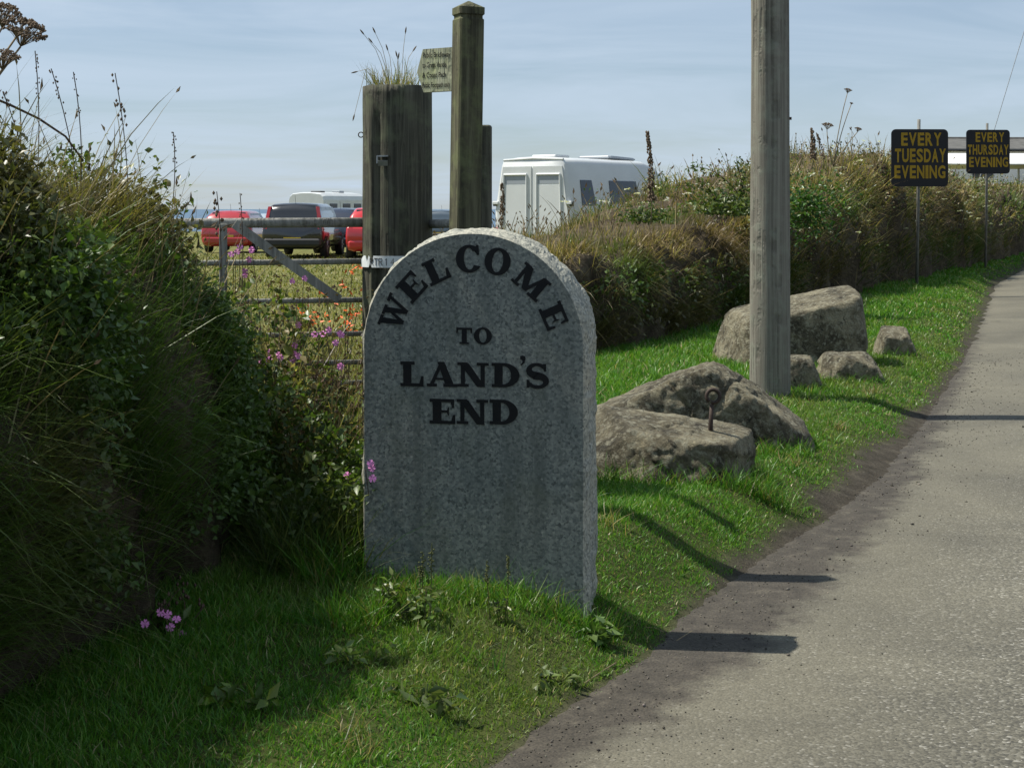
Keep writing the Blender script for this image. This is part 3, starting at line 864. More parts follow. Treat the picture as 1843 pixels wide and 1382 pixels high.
for k, dd in enumerate(depths):
    if k == 0: bulge = np.zeros(len(OUT)) - .0015
    elif k == len(depths) - 1: bulge = np.zeros(len(OUT)) - .012
    else:
        rough = 0.013 * fbm(OUT[:, 0] * 26, OUT[:, 1] * 26, dd * 34, 4, .6) + 0.010 * fbm(OUT[:, 0] * 7, OUT[:, 1] * 7, dd * 16 + 3, 2)
        topk = smooth(Z_SPRING - .1, Z_SPRING + .3, OUT[:, 1])
        bulge = (rough + 0.006 + .012 * topk * math.sin(PI * dd / STONE_T)) * min(1.0, dd / .025)
    ch = 0.003 * fbm(OUT[:, 0] * 40, OUT[:, 1] * 40, 5, 2) if k == 1 else 0
    p2 = OUT + nrm2 * (bulge + ch)[:, None]
    rings.append(np.stack([p2[:, 0], np.full(len(OUT), dd), p2[:, 1]], -1))
P = np.array(rings)
nR, nO = P.shape[:2]
vs = P.reshape(-1, 3); fs = []
for k in range(nR - 1):
    for i in range(nO - 1):
        fs.append((k * nO + i, k * nO + i + 1, (k + 1) * nO + i + 1, (k + 1) * nO + i))
fs.append(tuple(range(nO - 1, -1, -1))); fs.append(tuple(range((nR - 1) * nO, nR * nO)))
me = mesh(vs, fs)
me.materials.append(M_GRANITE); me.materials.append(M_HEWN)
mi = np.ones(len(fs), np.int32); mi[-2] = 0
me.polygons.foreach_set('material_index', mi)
slab = link('slab', me, None, stone)

# ---- slab-serif capitals built from strokes, each in a box one unit high
def rib(path, wid, steps=None):
    """a stroke of changing width along a path -> quads"""
    q = []
    n = len(path); L, R = [], []
    for i, pnt in enumerate(path):
        a = path[max(i - 1, 0)]; b = path[min(i + 1, n - 1)]
        tx, ty = b[0] - a[0], b[1] - a[1]; m_ = math.hypot(tx, ty) or 1
        nx, ny = -ty / m_, tx / m_
        L.append((pnt[0] + nx * wid[i] / 2, pnt[1] + ny * wid[i] / 2)); R.append((pnt[0] - nx * wid[i] / 2, pnt[1] - ny * wid[i] / 2))
    return L + R[::-1], n
def ring_strip(cx_, cy_, rx, ry, irx, iry, a0, a1, n=44):
    return [((cx_ + rx * math.cos(a), cy_ + ry * math.sin(a)), (cx_ + irx * math.cos(a), cy_ + iry * math.sin(a)))
            for a in [a0 + (a1 - a0) * i / n for i in range(n + 1)]]
def box2(x0, y0, x1, y1): return [(x0, y0), (x1, y0), (x1, y1), (x0, y1)]
def strokes(ch):
    """(polygons, strips, width)"""
    P_, S_ = [], []
    if ch == 'E':
        P_ = [box2(.10, .05, .385, .95), box2(0, .875, .80, 1), box2(0, 0, .84, .125), box2(.3, .455, .62, .545),
              [(.68, .93), (.80, .93), (.80, .66), (.745, .66)], [(.70, .07), (.84, .07), (.84, .37), (.775, .37)],
              [(.555, .5), (.63, .32), (.63, .68), (.555, .52)]]
        w = .84
    elif ch == 'L':
        P_ = [box2(.10, .05, .385, .95), box2(0, .875, .5, 1), box2(0, 0, .82, .125), [(.66, .07), (.82, .07), (.82, .42), (.75, .42)]]; w = .82
    elif ch == 'T':
        P_ = [box2(.31, .05, .59, .95), box2(.18, 0, .72, .095), box2(0, .875, .9, 1), [(0, .93), (.11, .93), (.055, .66), (0, .66)], [(.79, .93), (.9, .93), (.9, .66), (.845, .66)]]; w = .9
    elif ch == 'O':
        S_ = [ring_strip(.5, .5, .5, .53, .215, .415, 0, 2 * PI, 60)]; w = 1.0
    elif ch == 'C':
        S_ = [ring_strip(.5, .5, .5, .53, .20, .415, .22 * PI, 1.80 * PI, 52)]
        P_ = [[(.80, 1.0), (.88, 1.0), (.88, .62), (.82, .62), (.70, .80)], box2(.79, .62, .88, .7)]; w = .9
    elif ch == 'D':
        P_ = [box2(.10, .05, .385, .95), box2(0, .875, .5, 1), box2(0, 0, .5, .125)]
        S_ = [ring_strip(.42, .5, .56, .5, .27, .375, -PI / 2, PI / 2, 40)]; w = .98
    elif ch == 'N':
        P_ = [box2(.115, .05, .25, .95), box2(.785, .04, .92, .95), [(.08, .96), (.38, .96), (.94, .0), (.67, .0)], box2(0, .885, .34, 1), box2(0, 0, .38, .115), box2(.66, .885, 1.05, 1)]; w = 1.05
    elif ch == 'M':
        P_ = [box2(.11, .05, .245, .95), box2(.91, .05, 1.19, .95), [(.08, .97), (.40, .97), (.75, .06), (.50, .06)], [(.54, .06), (.70, .06), (1.08, .97), (.95, .97)],
              box2(0, .885, .32, 1), box2(0, 0, .36, .115), box2(.80, 0, 1.3, .115), box2(.96, .885, 1.3, 1)]; w = 1.3
    elif ch == 'W':
        P_ = [[(.06, .96), (.31, .96), (.56, .0), (.40, .0)], [(.40, .0), (.54, .0), (.80, .9), (.70, .9)], [(.52, .96), (.77, .96), (1.02, .0), (.86, .0)], [(.88, .0), (1.0, .0), (1.28, .96), (1.16, .96)],
              box2(0, .885, .42, 1), box2(.46, .885, .86, 1), box2(1.03, .885, 1.38, 1)]; w = 1.38
    elif ch == 'A':
        P_ = [[(.09, .05), (.225, .05), (.57, .93), (.45, .93)], [(.38, 1), (.62, 1), (.98, .05), (.68, .05)], box2(.28, .27, .78, .35), box2(0, 0, .36, .115), box2(.60, 0, 1.1, .115)]; w = 1.1
    elif ch == 'S':
        path = []; wd = []
        for i in range(41):
            t = i / 40
            if t < .5:
                a = .12 * PI + (t / .5) * 1.42 * PI
                path.append((.36 + .245 * math.cos(a), .735 + .215 * math.sin(a)))
            else:
                a = .56 * PI - ((t - .5) / .5) * 1.46 * PI
                path.append((.375 + .265 * math.cos(a), .27 + .22 * math.sin(a)))
            wd.append(.13 + .17 * math.exp(-((t - .5) / .17) ** 2))
        L = [((p_[0], p_[1])) for p_ in path]
        poly, n_ = rib(path, wd)
        S_ = [[(poly[i], poly[2 * n_ - 1 - i]) for i in range(n_)]]
        P_ = [[(.56, .98), (.64, .98), (.64, .68), (.585, .68), (.53, .85)], [(.04, .02), (.115, .02), (.16, .16), (.10, .34), (.04, .34)]]; w = .70
    elif ch == "'":
        P_ = [[(.02, .98), (.10, 1.02), (.20, .98), (.22, .88), (.18, .72), (.06, .60), (.03, .63), (.10, .74), (.11, .82), (.02, .86)]]; w = .22
    return P_, S_, w
def letter(ch, u, v, wm, hm, rot, parent):
    """raised lettering, wm x hm metres, centred at (u, v) on the stone face"""
    P_, S_, w = strokes(ch)
    b = MB(); k = 0
    ca, sa = math.cos(rot), math.sin(rot)
    oy = .81 if ch == "'" else .5
    def xf(q):
        x, y = (q[0] / w - .5) * wm, (q[1] - oy) * hm
        return (x * ca - y * sa, x * sa + y * ca)
    for poly in P_:
        b.prism([xf(q) for q in poly], 0.0004, -0.0030 - .00025 * k); k += 1
    for st in S_:
        o = [xf(a) for a, _ in st]; i_ = [xf(c) for _, c in st]
        y = -0.0030 - .00025 * k; k += 1
        n_ = len(o)
        vs = [(q[0], y, q[1]) for q in o] + [(q[0], y, q[1]) for q in i_] + [(q[0], .0004, q[1]) for q in o] + [(q[0], .0004, q[1]) for q in i_]
        fs = []
        for j in range(n_ - 1):
            fs += [(j, j + 1, n_ + j + 1, n_ + j), (j, 2 * n_ + j, 2 * n_ + j + 1, j + 1), (n_ + j, n_ + j + 1, 3 * n_ + j + 1, 3 * n_ + j)]
        b.add(vs, fs)
    o = b.build('letter', M_INK, parent, (u, 0, v))
    return o
def on_stone(px, py):
    k = (px - 921.5) / FPX
    c = stone_mid
    u = (k * c.y - c.x) / (ux.x - k * ux.y)
    y = c.y + u * ux.y
    return u, CAM_H - (py - HORIZON) / FPX * y, y
def put(ch, cx_, cy_, w_, h_, deg):
    """centre and size in pixels of the enlarged view of the inscription"""
    px, py = 640 + cx_ / 3.371, 390 + cy_ / 3.371
    u, v, y = on_stone(px, py)
    s = y / FPX / 3.371
    letter(ch, u, v, w_ * s / math.cos(A) ** .5, h_ * s, math.radians(deg), stone)
for a in (('W', 237, 583, 205, 148, 67), ('E', 342, 424, 150, 150, 47), ('L', 490, 326, 140, 150, 25), ('C', 682, 256, 148, 160, 4), ('O', 862, 272, 160, 158, -9),
          ('M', 1066, 396, 205, 150, -40), ('E', 1203, 601, 140, 146, -66),
          ('T', 660, 722, 96, 98, 0), ('O', 773, 723, 110, 98, 0),
          ('L', 343, 953, 143, 150, 0), ('A', 526, 955, 190, 150, 0), ('N', 713, 958, 192, 147, 0), ('D', 910, 961, 170, 147, 0), ("'", 1014, 872, 36, 150, 0), ('S', 1099, 965, 138, 152, 0),
          ('E', 528, 1180, 158, 150, 0), ('N', 710, 1183, 192, 150, 0), ('D', 900, 1185, 172, 150, 0)):
    put(*a)

# ================================================================== POSTS, GATE AND FENCE
def round_post(r0, r1, h, n=40, m=34, groove=None, rough=.006, seed=0.0, top_flat=True):
    TH = np.linspace(0, 2 * PI, n, endpoint=False); Zs = np.linspace(-.3, h, m)
    P = np.zeros((m, n, 3))
    for i, z in enumerate(Zs):
        r = r0 + (r1 - r0) * max(z, 0) / h
        rr = r + rough * fbm(np.cos(TH) * 7 + seed, np.sin(TH) * 7, z * .9, 4)
        if groove is not None:
            for ga, gw, gd, z0, z1 in groove:
                da = np.abs((TH - ga + PI) % (2 * PI) - PI)
                k = float(smooth(z0, z0 + .1, z) * (1 - smooth(z1 - .1, z1, z)))
                rr = rr - gd * np.exp(-(da / gw) ** 2) * k
        P[i] = np.stack([rr * np.cos(TH), rr * np.sin(TH), np.full(n, z)], -1)
    vs = P.reshape(-1, 3).tolist(); fs = []
    for i in range(m - 1):
        for k in range(n):
            j = (k + 1) % n
            fs.append((i * n + k, i * n + j, i * n + n + j, i * n + n + k))
    vs.append((0, 0, h + .004)); c = len(vs) - 1
    for k in range(n): fs.append(((m - 1) * n + k, (m - 1) * n + (k + 1) % n, c))
    me = mesh(vs, fs, True)
    for p_ in me.polygons[-n:]: p_.use_smooth = False
    return me

GPY = 7.3
gp0 = at(714.5, 0, GPY); gpz = gz1(gp0.x, GPY)
gate_post = thing('gate_post', 'thick weathered timber gate post with grass growing on its top', 'post', (gp0.x, GPY, gpz))
GPH = at(0, 157, GPY).z - gpz; GPR = 62.5 / FPX * GPY
link('trunk', round_post(GPR * 1.005, GPR * .985, GPH, 72, 60, [(math.radians(238), .10, .030, .2, GPH - .1), (math.radians(222), .05, .012, .0, GPH - .3), (math.radians(285), .05, .01, .1, GPH - .2)], .009, 4.0), M_POST, gate_post)
def on_post(px, py):
    p_ = at(px, py, GPY - GPR); dx = p_.x - gp0.x
    return Vector((dx, -math.sqrt(max(GPR ** 2 - dx ** 2, 0)), p_.z - gpz))
b = MB(); q = on_post(689, 286)
b.box(q + Vector((0, -.006, .012)), (.050, .03, .006)).box(q + Vector((0, -.012, -.02)), (.044, .004, .026), Matrix.Rotation(.5, 3, 'X')).box(q + Vector((-.026, -.004, -.004)), (.006, .026, .035))
b.build('metal_bracket', M_STEEL, gate_post)
b = MB(); q = Vector((-GPR - .006, 0, at(0, 243, GPY).z - gpz))
b.tube([q + Vector((.012 * math.cos(a), 0, .012 * math.sin(a))) for a in np.linspace(.4, 2 * PI + .1, 14)], .0028, 6)
b.build('wire_staple', M_IRON, gate_post)
# curved white plate wrapped on the post, chipped at its left end, with black capitals
def plate_pt(px, py, off):
    dx = (px - 714.5) / FPX * (GPY - GPR * .8); a = math.asin(max(-1, min(1, dx / GPR)))
    r = GPR + off
    return Vector((r * math.sin(a), -r * math.cos(a), CAM_H - (py - HORIZON) / FPX * (GPY - GPR) - gpz))
cols_ = np.linspace(653.5, 752, 34); b = MB(); vs = []; fs = []
def ptop(x):
    t = 461.0
    if x < 656: t = 469
    elif x < 658.5: t = 464
    if 663 < x < 666.5: t = 472
    if 671 < x < 676.5: t = 482 if x > 673 else 466
    return t
def pbot(x):
    return 482.0 - (9 if 671 < x < 673.5 else 0)
for x in cols_:
    t_, b_ = ptop(x), pbot(x)
    for off in (.004, .007):
        vs += [plate_pt(x, b_, off), plate_pt(x, t_, off)]
for i in range(len(cols_) - 1):
    a_ = i * 4
    fs += [(a_ + 2, a_ + 6, a_ + 7, a_ + 3), (a_ + 1, a_ + 3, a_ + 7, a_ + 5), (a_, a_ + 4, a_ + 6, a_ + 2), (a_ + 1, a_ + 5, a_ + 4, a_)]
plate = link('name_plate', mesh(vs, fs), M_WPLATE, gate_post)
for k_ in range(len(plate.data.materials)): pass
def glyph_lines(ch):
    G = {'R': [[(0, 0), (0, 1)], [(0, 1), (.5, 1), (.62, .78), (.5, .52), (0, .52)], [(.3, .52), (.66, 0)]], 'T': [[(0, 1), (.7, 1)], [(.35, 1), (.35, 0)]],
         '1': [[(.1, .8), (.3, 1), (.3, 0)]], '4': [[(.45, 0), (.45, 1), (0, .35), (.65, .35)]]}
    return G[ch]
for ch, x0 in (('R', 671.5), ('T', 679.0), ('R', 687.5), ('1', 698.0), ('4', 708.5)):
    b = MB()
    for ln in glyph_lines(ch):
        pts = [plate_pt(x0 + q_[0] * 9.5, 478.0 - q_[1] * 12.5, .0075) for q_ in ln]
        b.tube(pts, .0016, 5)
    b.build('letter', M_INK, plate)

# grass growing out of the top of the gate post
tuft = thing('grass_tuft', 'tuft of seeding grass growing on top of the gate post', 'grass', (gp0.x, GPY, gpz + GPH))
n_ = 260
ph = RNG.uniform(0, 2 * PI, n_); rr = np.sqrt(RNG.uniform(0, 1, n_)) * GPR * .75
pos = np.stack([rr * np.cos(ph) - .02, rr * np.sin(ph), np.full(n_, -.004)], -1)
d0 = np.stack([np.cos(ph) * .35 + RNG.normal(0, .2, n_) - .05, np.sin(ph) * .35 + RNG.normal(0, .2, n_), np.full(n_, 1.0)], -1); d0 /= np.linalg.norm(d0, axis=1, keepdims=True)
hh = RNG.uniform(.03, .17, n_)
col = palette(n_, OLIVE, [2, 3, 3, 1, 2])
link('blades', fast_mesh(*merge([ribbons(pos, d0, hh, np.stack([RNG.normal(-.05, .22, n_), RNG.normal(0, .2, n_), RNG.uniform(-.25, 0, n_)], -1), np.full(n_, .0035), col, (0, .35, .7, 1))])), M_GRASS, tuft, kind='stuff')
b = MB(); hd = MB()
for bx_, tx_, ty_ in ((-.04, 653, 60), (-.03, 674, 57), (.02, 730, 57), (-.02, 697, 88), (.0, 717, 103), (.01, 714, 100), (.03, 745, 90), (-.03, 668, 75), (-.09, 637, 210), (-.07, 640, 130)):
    tip_ = at(tx_, ty_, GPY) - Vector((gp0.x, GPY, gpz + GPH)); st_ = Vector((bx_, 0, 0))
    mid = st_.lerp(tip_, .5) + Vector((0, 0, .05 + (.10 if tip_.z < .05 else 0)))
    b.tube([st_, st_.lerp(mid, .6) + Vector((0, 0, .01)), mid, tip_], [.0014, .0012, .0011, .0009], 4)
    dr = (tip_ - mid).normalized()
    hd.tube([tip_ - dr * .012, tip_, tip_ + dr * .012, tip_ + dr * .022], [.001, .0038, .0034, .0008], 5)
b.build('stalks', plain('straw', (0.27, 0.22, 0.12), .8), tuft, kind='stuff'); hd.build('seed_heads', plain('seed_brown', (0.12, 0.085, 0.05), .85), tuft, kind='stuff')

# finger post
FPY = 6.45
fb = at(829, 0, FPY); fz = gz1(fb.x, FPY); FPH = at(0, 14, FPY).z - fz
fin = thing('finger_post', 'square mossy oak footpath post with pyramid top and one finger', 'signpost', (fb.x, FPY, fz), 0.0)
fin.rotation_euler = (0, math.radians(0.9), 0)
ROT = Matrix.Rotation(math.radians(22), 3, 'Z')
def sq_loft(levels, rot=ROT):
    vs, fs = [], []
    for z, r, in levels:
        c = r * .12
        for sx, sy in ((-1, -1), (1, -1), (1, 1), (-1, 1)):
            a = (sx * r, sy * (r - c)); e = (sx * (r - c), sy * r)
            pr = (a, e) if sx * sy > 0 else (e, a)
            for q_ in pr: vs.append(rot @ Vector((q_[0], q_[1], z)))
    nl = len(levels)
    for i in range(nl - 1):
        for k in range(8):
            j = (k + 1) % 8
            fs.append((i * 8 + k, i * 8 + j, i * 8 + 8 + j, i * 8 + 8 + k))
    fs.append(tuple(range((nl - 1) * 8, nl * 8)))
    return vs, fs
hr = .0525
v_, f_ = sq_loft([(-.3, hr), (FPH - 1.2, hr), (FPH - .6, hr * .995), (FPH - .052, hr * .99), (FPH - .046, hr * .90), (FPH - .036, hr * .90), (FPH - .030, hr * 1.0)])
link('post', mesh(v_, f_), M_FINGER, fin)
v_, f_ = sq_loft([(FPH - .0299, hr * 1.02), (FPH - .002, hr * 1.02), (FPH + .026, hr * .06)])
link('cap', mesh(v_, f_), M_FINGER, fin)
FD = Vector((-.85, .527, 0)); FN = Vector((-.527, -.85, 0))
zf0, zf1 = at(0, 163, FPY).z - fz, at(0, 84, FPY).z - fz
Lf = .228
fr = Matrix((( FD.x, -FN.x, 0), (FD.y, -FN.y, 0), (0, 0, 1)))       # local x along the finger, y away from its face
b = MB(); b.prism([(.02, zf0), (.02 + Lf * .83, zf0 - .004), (.02 + Lf * .985, (zf0 * 1.1 + zf1 * .9) / 2), (.02 + Lf * .86, zf1 - .004), (.02, zf1)][::-1], -.012, .012, fr)
fboard = b.build('finger_board', M_BOARD, fin)
def text_mesh(txt, size, extr=0.0, offset=0.0):
    cu = bpy.data.curves.new('t', 'FONT'); cu.body = txt; cu.size = size; cu.extrude = extr; cu.offset = offset; cu.resolution_u = 3
    o = bpy.data.objects.new('t', cu); COL.objects.link(o)
    dg = bpy.context.evaluated_depsgraph_get(); dg.update()
    me = bpy.data.meshes.new_from_object(o.evaluated_get(dg))
    bpy.data.objects.remove(o); bpy.data.curves.remove(cu)
    me.materials.clear()
    return me
def place_text(me, parent, mat, origin, xdir, zdir, sx=1.0, kind=None, name='letter'):
    X = Vector(xdir); Z = Vector(zdir)
    for v in me.vertices:
        c = v.co.copy(); v.co = Vector(origin) + X * c.x * sx + Z * c.y - X.cross(Z) * (-c.z)
    me.update()
    return link(name, me, mat, parent, kind=kind)
for i, ln in enumerate(('Public Bridleway', 'to Great Vantle', '& Coast Path', 'Public Footpath only')):
    me = text_mesh(ln, .031, 0, .0004)
    wtx = max(v.co.x for v in me.vertices)
    sx = min(1.0, .140 / wtx)
    o_ = FD * (.02 + Lf * .86) + FN * .0135 + Vector((0, 0, zf1 - .040 - i * .0415))
    place_text(me, fboard, M_INK, o_, -FD, (0, 0, 1), sx if i in (0, 3) else sx * .85, 'stuff', 'lettering')

# small post and rail between the gate post and the finger post
SPY = 7.0
sp = at(866, 0, SPY); spz = gz1(sp.x, SPY)
rf = thing('rail_fence', 'short grey wooden rail and square post behind the finger post', 'fence', (sp.x, SPY, spz))
sph = at(0, 226, SPY).z - spz
b = MB(); b.box((0, 0, (sph - .3) / 2), (.088, .088, sph + .3), Matrix.Rotation(-.1, 3, 'Z'), .006); b.build('post', M_POST, rf)
for zpx in (404, 471):
    p0 = Vector((gp0.x + GPR - .03 - sp.x, GPY - SPY, at(0, zpx, 7.2).z - spz)); p1 = Vector((-.03, .0, at(0, zpx, 7.05).z - spz))
    MB().tube([p0, p0.lerp(p1, .5) + Vector((0, 0, .003)), p1], .021, 10).build('rail', M_GATE, rf, sm=True)

# the field gate
G1 = Vector((gp0.x - GPR + .005, GPY + .02, 0)); G0 = Vector((-3.15, 6.72, 0))
gdir = (G1 - G0).normalized(); gl = (G1 - G0).length
gzb = gz1(-1.2, 7.2)
gate = thing('field_gate', 'grey weathered field gate of horizontal rails with diagonal brace', 'gate', (G0.x, G0.y, gzb))
def gpt(t, z): return gdir * t + Vector((0, 0, z - gzb))
rows = [400.5, 470.5, 540, 601, 652, 689]
for i, rp in enumerate(rows):
    z_ = CAM_H - (rp - HORIZON) / FPX * GPY
    r_ = (.0225, .0135, .0125, .012, .012, .012)[i]
    b = MB()
    b.tube([gpt(0.05, z_), gpt(gl * .33, z_ + random.uniform(-.004, .004)), gpt(gl * .66, z_ + random.uniform(-.004, .004)), gpt(gl, z_)], r_, 12)
    b.build('rail', M_GATE, gate, sm=True)
ztop = CAM_H - (rows[0] - HORIZON) / FPX * GPY; zbot = CAM_H - (rows[-1] - HORIZON) / FPX * GPY
perp = Vector((-gdir.y, gdir.x, 0))
def gate_t(px):                                     # distance along the gate seen at a pixel column
    k = (px - 921.5) / FPX
    return (k * G0.y - G0.x) / (gdir.x - k * gdir.y)
for px in (401,):
    t_ = gate_t(px)
    b = MB(); b.box(gpt(t_, (ztop + zbot) / 2) - perp * .030, (.036, .018, ztop - zbot - .01), Matrix.Rotation(math.atan2(gdir.y, gdir.x), 3, 'Z'), .003); b.build('upright', M_GATE, gate)
for t_ in (0.03, gl + .06):
    b = MB(); b.box(gpt(t_, (ztop + zbot) / 2) + perp * .004, (.05, .05, ztop - zbot + .12), Matrix.Rotation(math.atan2(gdir.y, gdir.x), 3, 'Z'), .004); b.build('stile', M_GATE, gate)
ta, tb = gate_t(428), gate_t(606)
za, zb = CAM_H - (408 - HORIZON) / FPX * 7.2, CAM_H - (537 - HORIZON) / FPX * 7.25
pa, pb = gpt(ta, za) - perp * .032, gpt(tb, zb) - perp * .032
dd_ = (pb - pa); ex = dd_ / dd_.length
pa2, pb2 = pa - dd_ * .04, pb + dd_ * .02
b = MB(); up_ = perp.cross(ex).normalized()
sec = [(-.021, -.008), (.021, -.008), (.021, .008), (-.021, .008)]
vs = [pa2 + up_ * s_[0] + perp * s_[1] for s_ in sec] + [pb2 + up_ * s_[0] + perp * s_[1] for s_ in sec]
b.add(vs, [(0, 1, 2, 3), (7, 6, 5, 4), (0, 4, 5, 1), (1, 5, 6, 2), (2, 6, 7, 3), (3, 7, 4, 0)]); b.build('brace', M_GATE, gate)

# telegraph pole
tp = foot(1386, 716)
pole = thing('telegraph_pole', 'tall pale grey timber pole rising out of the grass behind the boulders', 'pole', tp)
pr = 35.5 / FPX * tp.y
link('shaft', round_post(pr * 1.03, pr * .78, 8.2, 48, 90, [(math.radians(262), .16, .006, .0, 8.0), (math.radians(300), .07, .004, .2, 6.0)], .006, 9.0), M_POLE, pole)
b = MB(); b.box((pr * .99, -.02, 1.98), (.02, .012, .02)); b.build('pole_step_stub', M_IRON, pole)

# ================================================================== BOULDERS
import bmesh
def boulder(name, label, planes, centre, seed, sub=5, rough=.05, soft=9.0, chip=.86):
    soft = 34.0
    bm = bmesh.new(); bmesh.ops.create_icosphere(bm, subdivisions=sub, radius=1.0)
    D = np.array([v.co[:] for v in bm.verts])
    acc = 0; rs = np.random.default_rng(int(seed * 100))
    for nx, ny, nz, dist in planes:
        nn = np.array([nx, ny, nz], float); nn /= np.linalg.norm(nn)
        c = np.clip(D @ nn, 0, None) / dist
        acc = acc + c ** soft
    r = acc ** (-1 / soft)
    acc2 = (1 / r) ** 48.0                       # chipped facets all round
    for k_ in range(22):
        nn = rs.normal(size=3); nn[2] = abs(nn[2]) * .8; nn /= np.linalg.norm(nn)
        sup = np.max((D * r[:, None]) @ nn) * rs.uniform(chip, 1.0)
        acc2 = acc2 + (np.clip(D @ nn, 0, None) / sup) ** 48.0
    r = acc2 ** (-1 / 48.0)
    P = D * r[:, None]
    k = seed
    disp = .62 * rough * (fbm(P[:, 0] * 3.2 + k, P[:, 1] * 3.2, P[:, 2] * 3.2, 5, .55) + .5 * np.abs(fbm(P[:, 0] * 6 + k, P[:, 1] * 6, P[:, 2] * 9, 4)))
    lay = -0.35 * rough * smooth(.55, .75, vnoise(P[:, 0] * 1.5 + k, P[:, 1] * 1.5, P[:, 2] * 15 + P[:, 0] * 5)) 
    fine = 0.26 * rough * fbm(P[:, 0] * 18, P[:, 1] * 18, P[:, 2] * 18, 5, .65)
    for k_ in range(5):                          # open cracks
        nn = rs.normal(size=3); nn[2] *= 1.6; nn /= np.linalg.norm(nn)
        q_ = P @ nn - rs.uniform(-.5, .5) * np.max(np.abs(P @ nn)) + .05 * fbm(P[:, 0] * 5, P[:, 1] * 5, P[:, 2] * 5 + k_, 3)
        fine = fine - rough * .32 * np.exp(-(q_ / (.007 + .02 * rough)) ** 2) * smooth(-.15, .2, fbm(P[:, 0] * 2 + k_, P[:, 1] * 2, P[:, 2] * 2, 2))
    P = P + D * (disp + lay + fine)[:, None]
    for v, c in zip(bm.verts, P): v.co = c
    me = bpy.data.meshes.new(name); bm.to_mesh(me); bm.free()
    me.polygons.foreach_set('use_smooth', np.ones(len(me.polygons), bool))
    o = link(name, me, M_ROCK, None, centre)
    return tag(o, label, 'boulder', 'granite boulders on the verge')
def bloc(px, y, zc): return Vector(((px - 921.5) / FPX * y, y, zc))
YA = 7.55; ga = gz1(.8, YA)
boulder('boulder', 'low pale boulder beside the welcome stone with an iron eye in it',
        [(0.15, -.14, 1, .105), (0.55, -.3, .75, .25), (1, -.25, .06, .39), (-.55, -.3, .75, .24), (-1, 0, 0, .50), (.12, -1, .22, .24), (.6, -.85, .2, .28), (-.3, -.9, .3, .26), (0, 1, .3, .26), (0, 0, -1, .3)],
        bloc(1200, YA, ga + .15), 1.3, 6, .05, 20, .90)
YB = 8.75; gb = gz1(1.1, YB)
boulder('boulder', 'broad brown wedge shaped boulder in front of the pole',
        [(-.36, .02, .9, .235), (.58, -.10, .80, .27), (.12, -1, .30, .25), (-1, -.1, .25, .60), (1, -.1, .35, .54), (0, -1, .1, .38), (.5, -.9, .1, .40), (-.5, -.85, .1, .46), (0, 1, .4, .30), (0, 0, -1, .4)],
        bloc(1258, YB, gb + .20), 7.7, 6, .075, 15)
YC = 13.6; gc = gz1(2.4, YC)
boulder('boulder', 'largest squared granite block standing behind the pole',
        [(-.20, -.12, 1, .225), (-.15, -.75, .75, .44), (-1, -.25, .22, .53), (1, -.2, .10, .56), (.1, -1, .06, .36), (-.75, -.75, .1, .50), (.75, -.7, .15, .56), (-.75, 0, .75, .50), (.85, 0, .7, .62), (0, 1, 0, .40), (0, 0, -1, .4)],
        bloc(1437, YC, gc + .27), 3.1, 6, .032, 26, .95)
YD = 11.75; gd_ = gz1(2.2, YD)
boulder('boulder', 'small upright boulder tucked against the right of the pole',
        [(0, -.1, 1, .12), (-1, 0, .3, .17), (1, -.1, .35, .12), (.2, -1, .2, .13), (0, 1, .2, .14), (0, 0, -1, .14), (.6, -.5, .6, .13)], bloc(1440, YD, gd_ + .11), 5.2, 5, .025)
YE = 12.3; ge = gz1(2.65, YE)
boulder('boulder', 'low rounded boulder in the grass just right of the pole',
        [(0, -.1, 1, .105), (-1, 0, .3, .22), (1, -.1, .35, .23), (.1, -1, .2, .16), (0, 1, .2, .17), (0, 0, -1, .14), (-.5, -.6, .6, .17), (.6, -.4, .7, .17)], bloc(1527, YE, ge + .09), 8.4, 5, .03)
YF = 14.4; gf = gz1(3.6, YF)
boulder('boulder', 'small angular boulder standing alone nearest the road',
        [(.05, -.35, 1, .11), (-1, 0, .25, .15), (1, -.1, .25, .15), (.1, -1, .1, .14), (0, 1, .2, .15), (0, 0, -1, .14), (.8, -.3, .6, .15)], bloc(1612, YF, gf + .10), 2.6, 5, .018, 26, .93)

# iron eye bolt in the low boulder
eb = Vector(((1279 - 921.5) / FPX * YA, YA, 0)); zt = at(0, 712, YA).z
eye = thing('iron_eye_bolt', 'rusty iron ring bolt standing up out of the low boulder', 'ring bolt', (eb.x, eb.y, ga + .26))
z0 = ga + .26
MB().tube([(0, 0, -.12), (.0, 0, 0), (.006, 0, at(0, 728, YA).z - z0)], [.0115, .0115, .010], 10).build('shank', M_IRON, eye, sm=True)
cz_ = zt - z0
MB().tube([(.012 + .031 * math.cos(a), .004 * math.sin(a), cz_ - .002 + .031 * math.sin(a)) for a in np.linspace(-1.9, 4.1, 22)], .0095, 8).build('eye', M_IRON, eye, sm=True)

